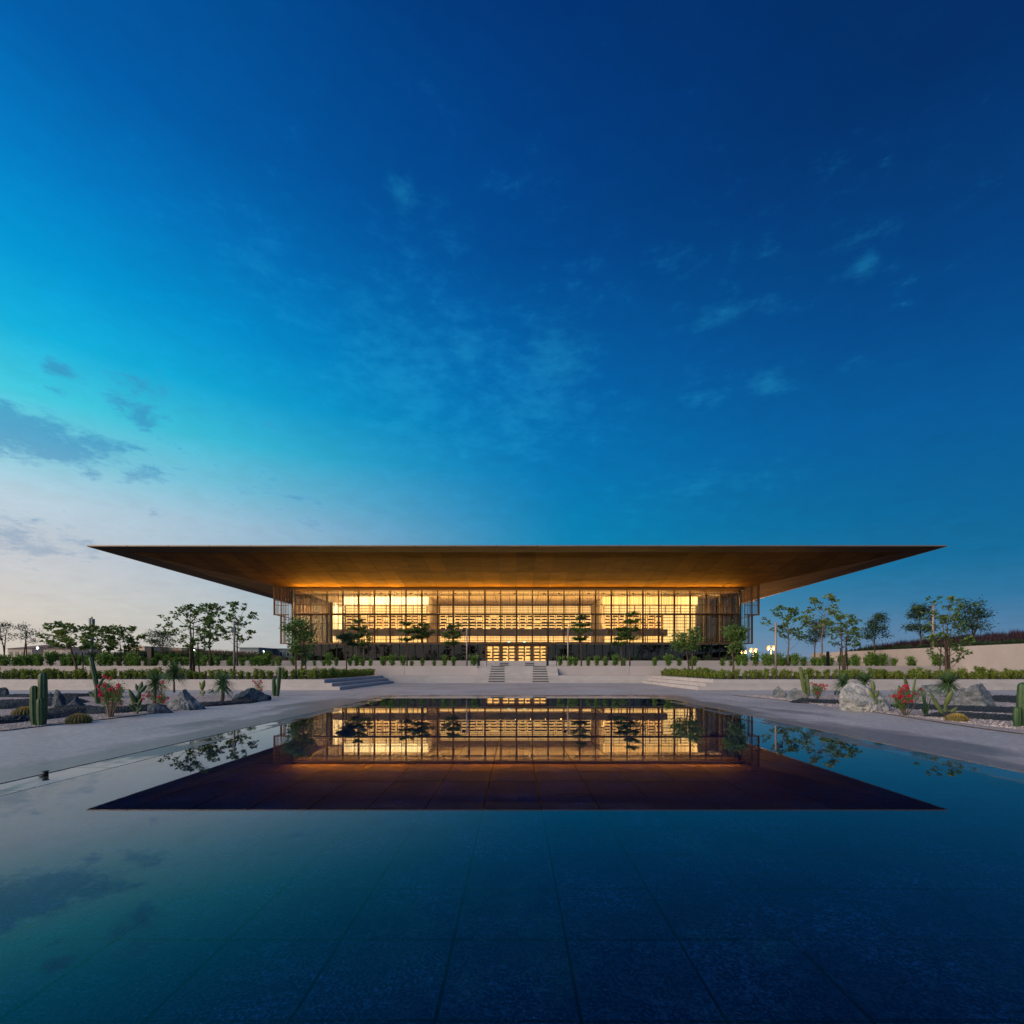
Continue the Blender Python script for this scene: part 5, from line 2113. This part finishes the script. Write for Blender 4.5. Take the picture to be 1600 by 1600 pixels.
def street_light(label, px, D, top, mt, heads=2, Z=1.3):
    hs = .42 if mt == 'lamp_sodium' else .26
    b = Vector(((px - CX) * D / F, D, Z))
    zt = at(0, top, D).z
    t = thing('street_light', b, label, 'street light', 'lit street lights in the distance')
    MB().tube([b, (b.x, b.y, zt)], [.09, .05], 8).build('pole', 'steel_blue', t)
    xs = (-.62, .62) if heads == 2 else (0.3,)
    m = MB()
    m.tube([(b.x + min(xs[0], 0), b.y, zt), (b.x + xs[-1], b.y, zt)], .04, 6)
    m.build('arm', 'steel_blue', t)
    for dx in xs:
        m = MB()
        m.box(b.x + dx - .3, b.x + dx + .3, b.y - .18, b.y + .1, zt - .13, zt + .02)
        h = m.build('lamp_head', 'steel_blue', t)
        m = MB()
        m.tube([(b.x + dx, b.y - .05, zt - .13 - hs * (1 - math.cos(q_)) ) for q_ in (.3, .8, 1.3, 1.8, 2.3, 2.9)][::-1], [hs * .72 * math.sin(q_) for q_ in (.3, .8, 1.3, 1.8, 2.3, 2.9)][::-1], 12)
        m.build('bulb', mt, h, smooth=True)


street_light('lit orange twin street light half behind the right corner tree', 1161, 128, 1016, 'lamp_sodium')
street_light('lit orange twin street light, middle of three on the right', 1176.5, 120, 1013, 'lamp_sodium')
street_light('lit orange twin street light nearest the pale post, largest of three', 1204.5, 108, 1009, 'lamp_sodium')
street_light('lit white street light over the red roofed villas', 57, 120, 1010, 'lamp_white', 1)
street_light('lit white street light glimpsed through the tall open tree', 301, 110, 1014, 'lamp_white', 1)
street_light('lit white street light near the grey sheds left of the building', 410, 130, 1016, 'lamp_white', 1)
street_light('dim amber street light left of the tall open tree', 273, 120, 1026.5, 'lamp_amber', 1)

# small overflow spout standing in the rim on the left
b = on_ground(71, 1212)
t = thing('overflow_spout', (b.x, b.y, .003), 'small black overflow spout on the wet rim at the left edge of the pool', 'spout')
MB().tube([(b.x, b.y, .0), (b.x, b.y, .035), (b.x, b.y, .05)], [.030, .030, .024], 12).build('body', 'black_metal', t, smooth=True)
MB().tube([(b.x, b.y, .05), (b.x, b.y, .062)], [.036, .034], 12).build('cap', 'black_metal', t)

# tall mast on the left
b = Vector(((143.5 - CX) * 80 / F, 80, 1.3))
t = thing('mast', b, 'tall grey blue mast with boxed head behind the pale green trees', 'mast')
zt = at(0, 966, 80).z
MB().tube([b, (b.x, b.y, zt - 2.0)], [.28, .26], 12).build('shaft', 'steel_blue', t, smooth=True)
m = MB()
m.box(b.x - .3, b.x - .06, b.y - .25, b.y + .25, zt - 2, zt)
m.box(b.x + .06, b.x + .3, b.y - .25, b.y + .25, zt - 2, zt - .1)
m.box(b.x - .06, b.x + .06, b.y - .1, b.y + .1, zt - 2, zt + .25)
m.build('antenna_box', 'steel_blue', t)


# ------------------------------------------------------------------ distant houses
def house(name, label, px0, px1, top, eave, D, wall='house_wall', hip=True, wins=4, cat='house', dep=9, group='villas on the left horizon'):
    x0, x1 = (px0 - CX) * D / F, (px1 - CX) * D / F
    z0, ze, zt = 1.3, at(0, eave, D).z, at(0, top, D).z
    t = thing(name, ((x0 + x1) / 2, D, z0), label, cat, group)
    MB().box(x0, x1, D, D + dep, z0, ze).build('wall', wall, t)
    m = MB()
    if hip:
        o = .5
        i = min((x1 - x0) * .36, dep * .45)
        m.add([(x0 - o, D - o, ze), (x1 + o, D - o, ze), (x1 + o, D + dep + o, ze), (x0 - o, D + dep + o, ze), (x0 + i, D + dep / 2, zt), (x1 - i, D + dep / 2, zt)],
              [(0, 1, 5, 4), (1, 2, 5), (2, 3, 4, 5), (3, 0, 4), (3, 2, 1, 0)])
        m.build('roof', 'house_roof', t)
    else:
        m.box(x0 - .3, x1 + .3, D - .3, D + dep + .3, ze, zt)
        m.build('roof', 'house_roof' if wall == 'house_wall' else wall, t)
    for k in range(wins):
        xc = x0 + (x1 - x0) * (k + .5) / wins
        for zc in ((z0 + (ze - z0) * .72), (z0 + (ze - z0) * .28)):
            w = MB().box(xc - .55, xc + .55, D - .09, D - .03, zc - .75, zc + .75).build('window', 'house_wall', t)
            MB().box(xc - .42, xc + .42, D - .12, D - .092, zc - .62, zc + .62).build('pane', 'house_window', w)
    return t


house('villa', 'pale villa with low red hip roof furthest left on the horizon', 12, 50, 1009, 1013.5, 150, wins=4)
house('villa', 'pale villa with the tallest red roof, middle of the row', 44, 74, 1006, 1010.5, 158, wins=3)
house('villa', 'pale villa with a wide red roof right of the street light', 68, 112, 1009.5, 1014, 150, wins=5)
house('villa', 'pale villa with a flat roof at the right end of the row', 100, 124, 1011, 1013, 165, hip=False, wins=3)
house('distant_hall', 'low hall with warm light painted on its wall left of the dark bushy tree', 193, 226, 1009.5, 1010.5, 150, 'house_lit', False, 4, 'building', 12, 'low halls on the horizon')
house('distant_hall', 'low hall with painted orange glow right of the black totem', 222, 284, 1012, 1013, 160, 'house_lit', False, 6, 'building', 12, 'low halls on the horizon')
house('distant_shed', 'flat grey shed left of the building corner', 374, 404, 1011.5, 1013, 140, 'steel_blue', False, 3, 'building', 10, 'low halls on the horizon')
house('distant_shed', 'long flat grey shed touching the building corner', 400, 456, 1013, 1014.2, 150, 'steel_blue', False, 5, 'building', 10, 'low halls on the horizon')
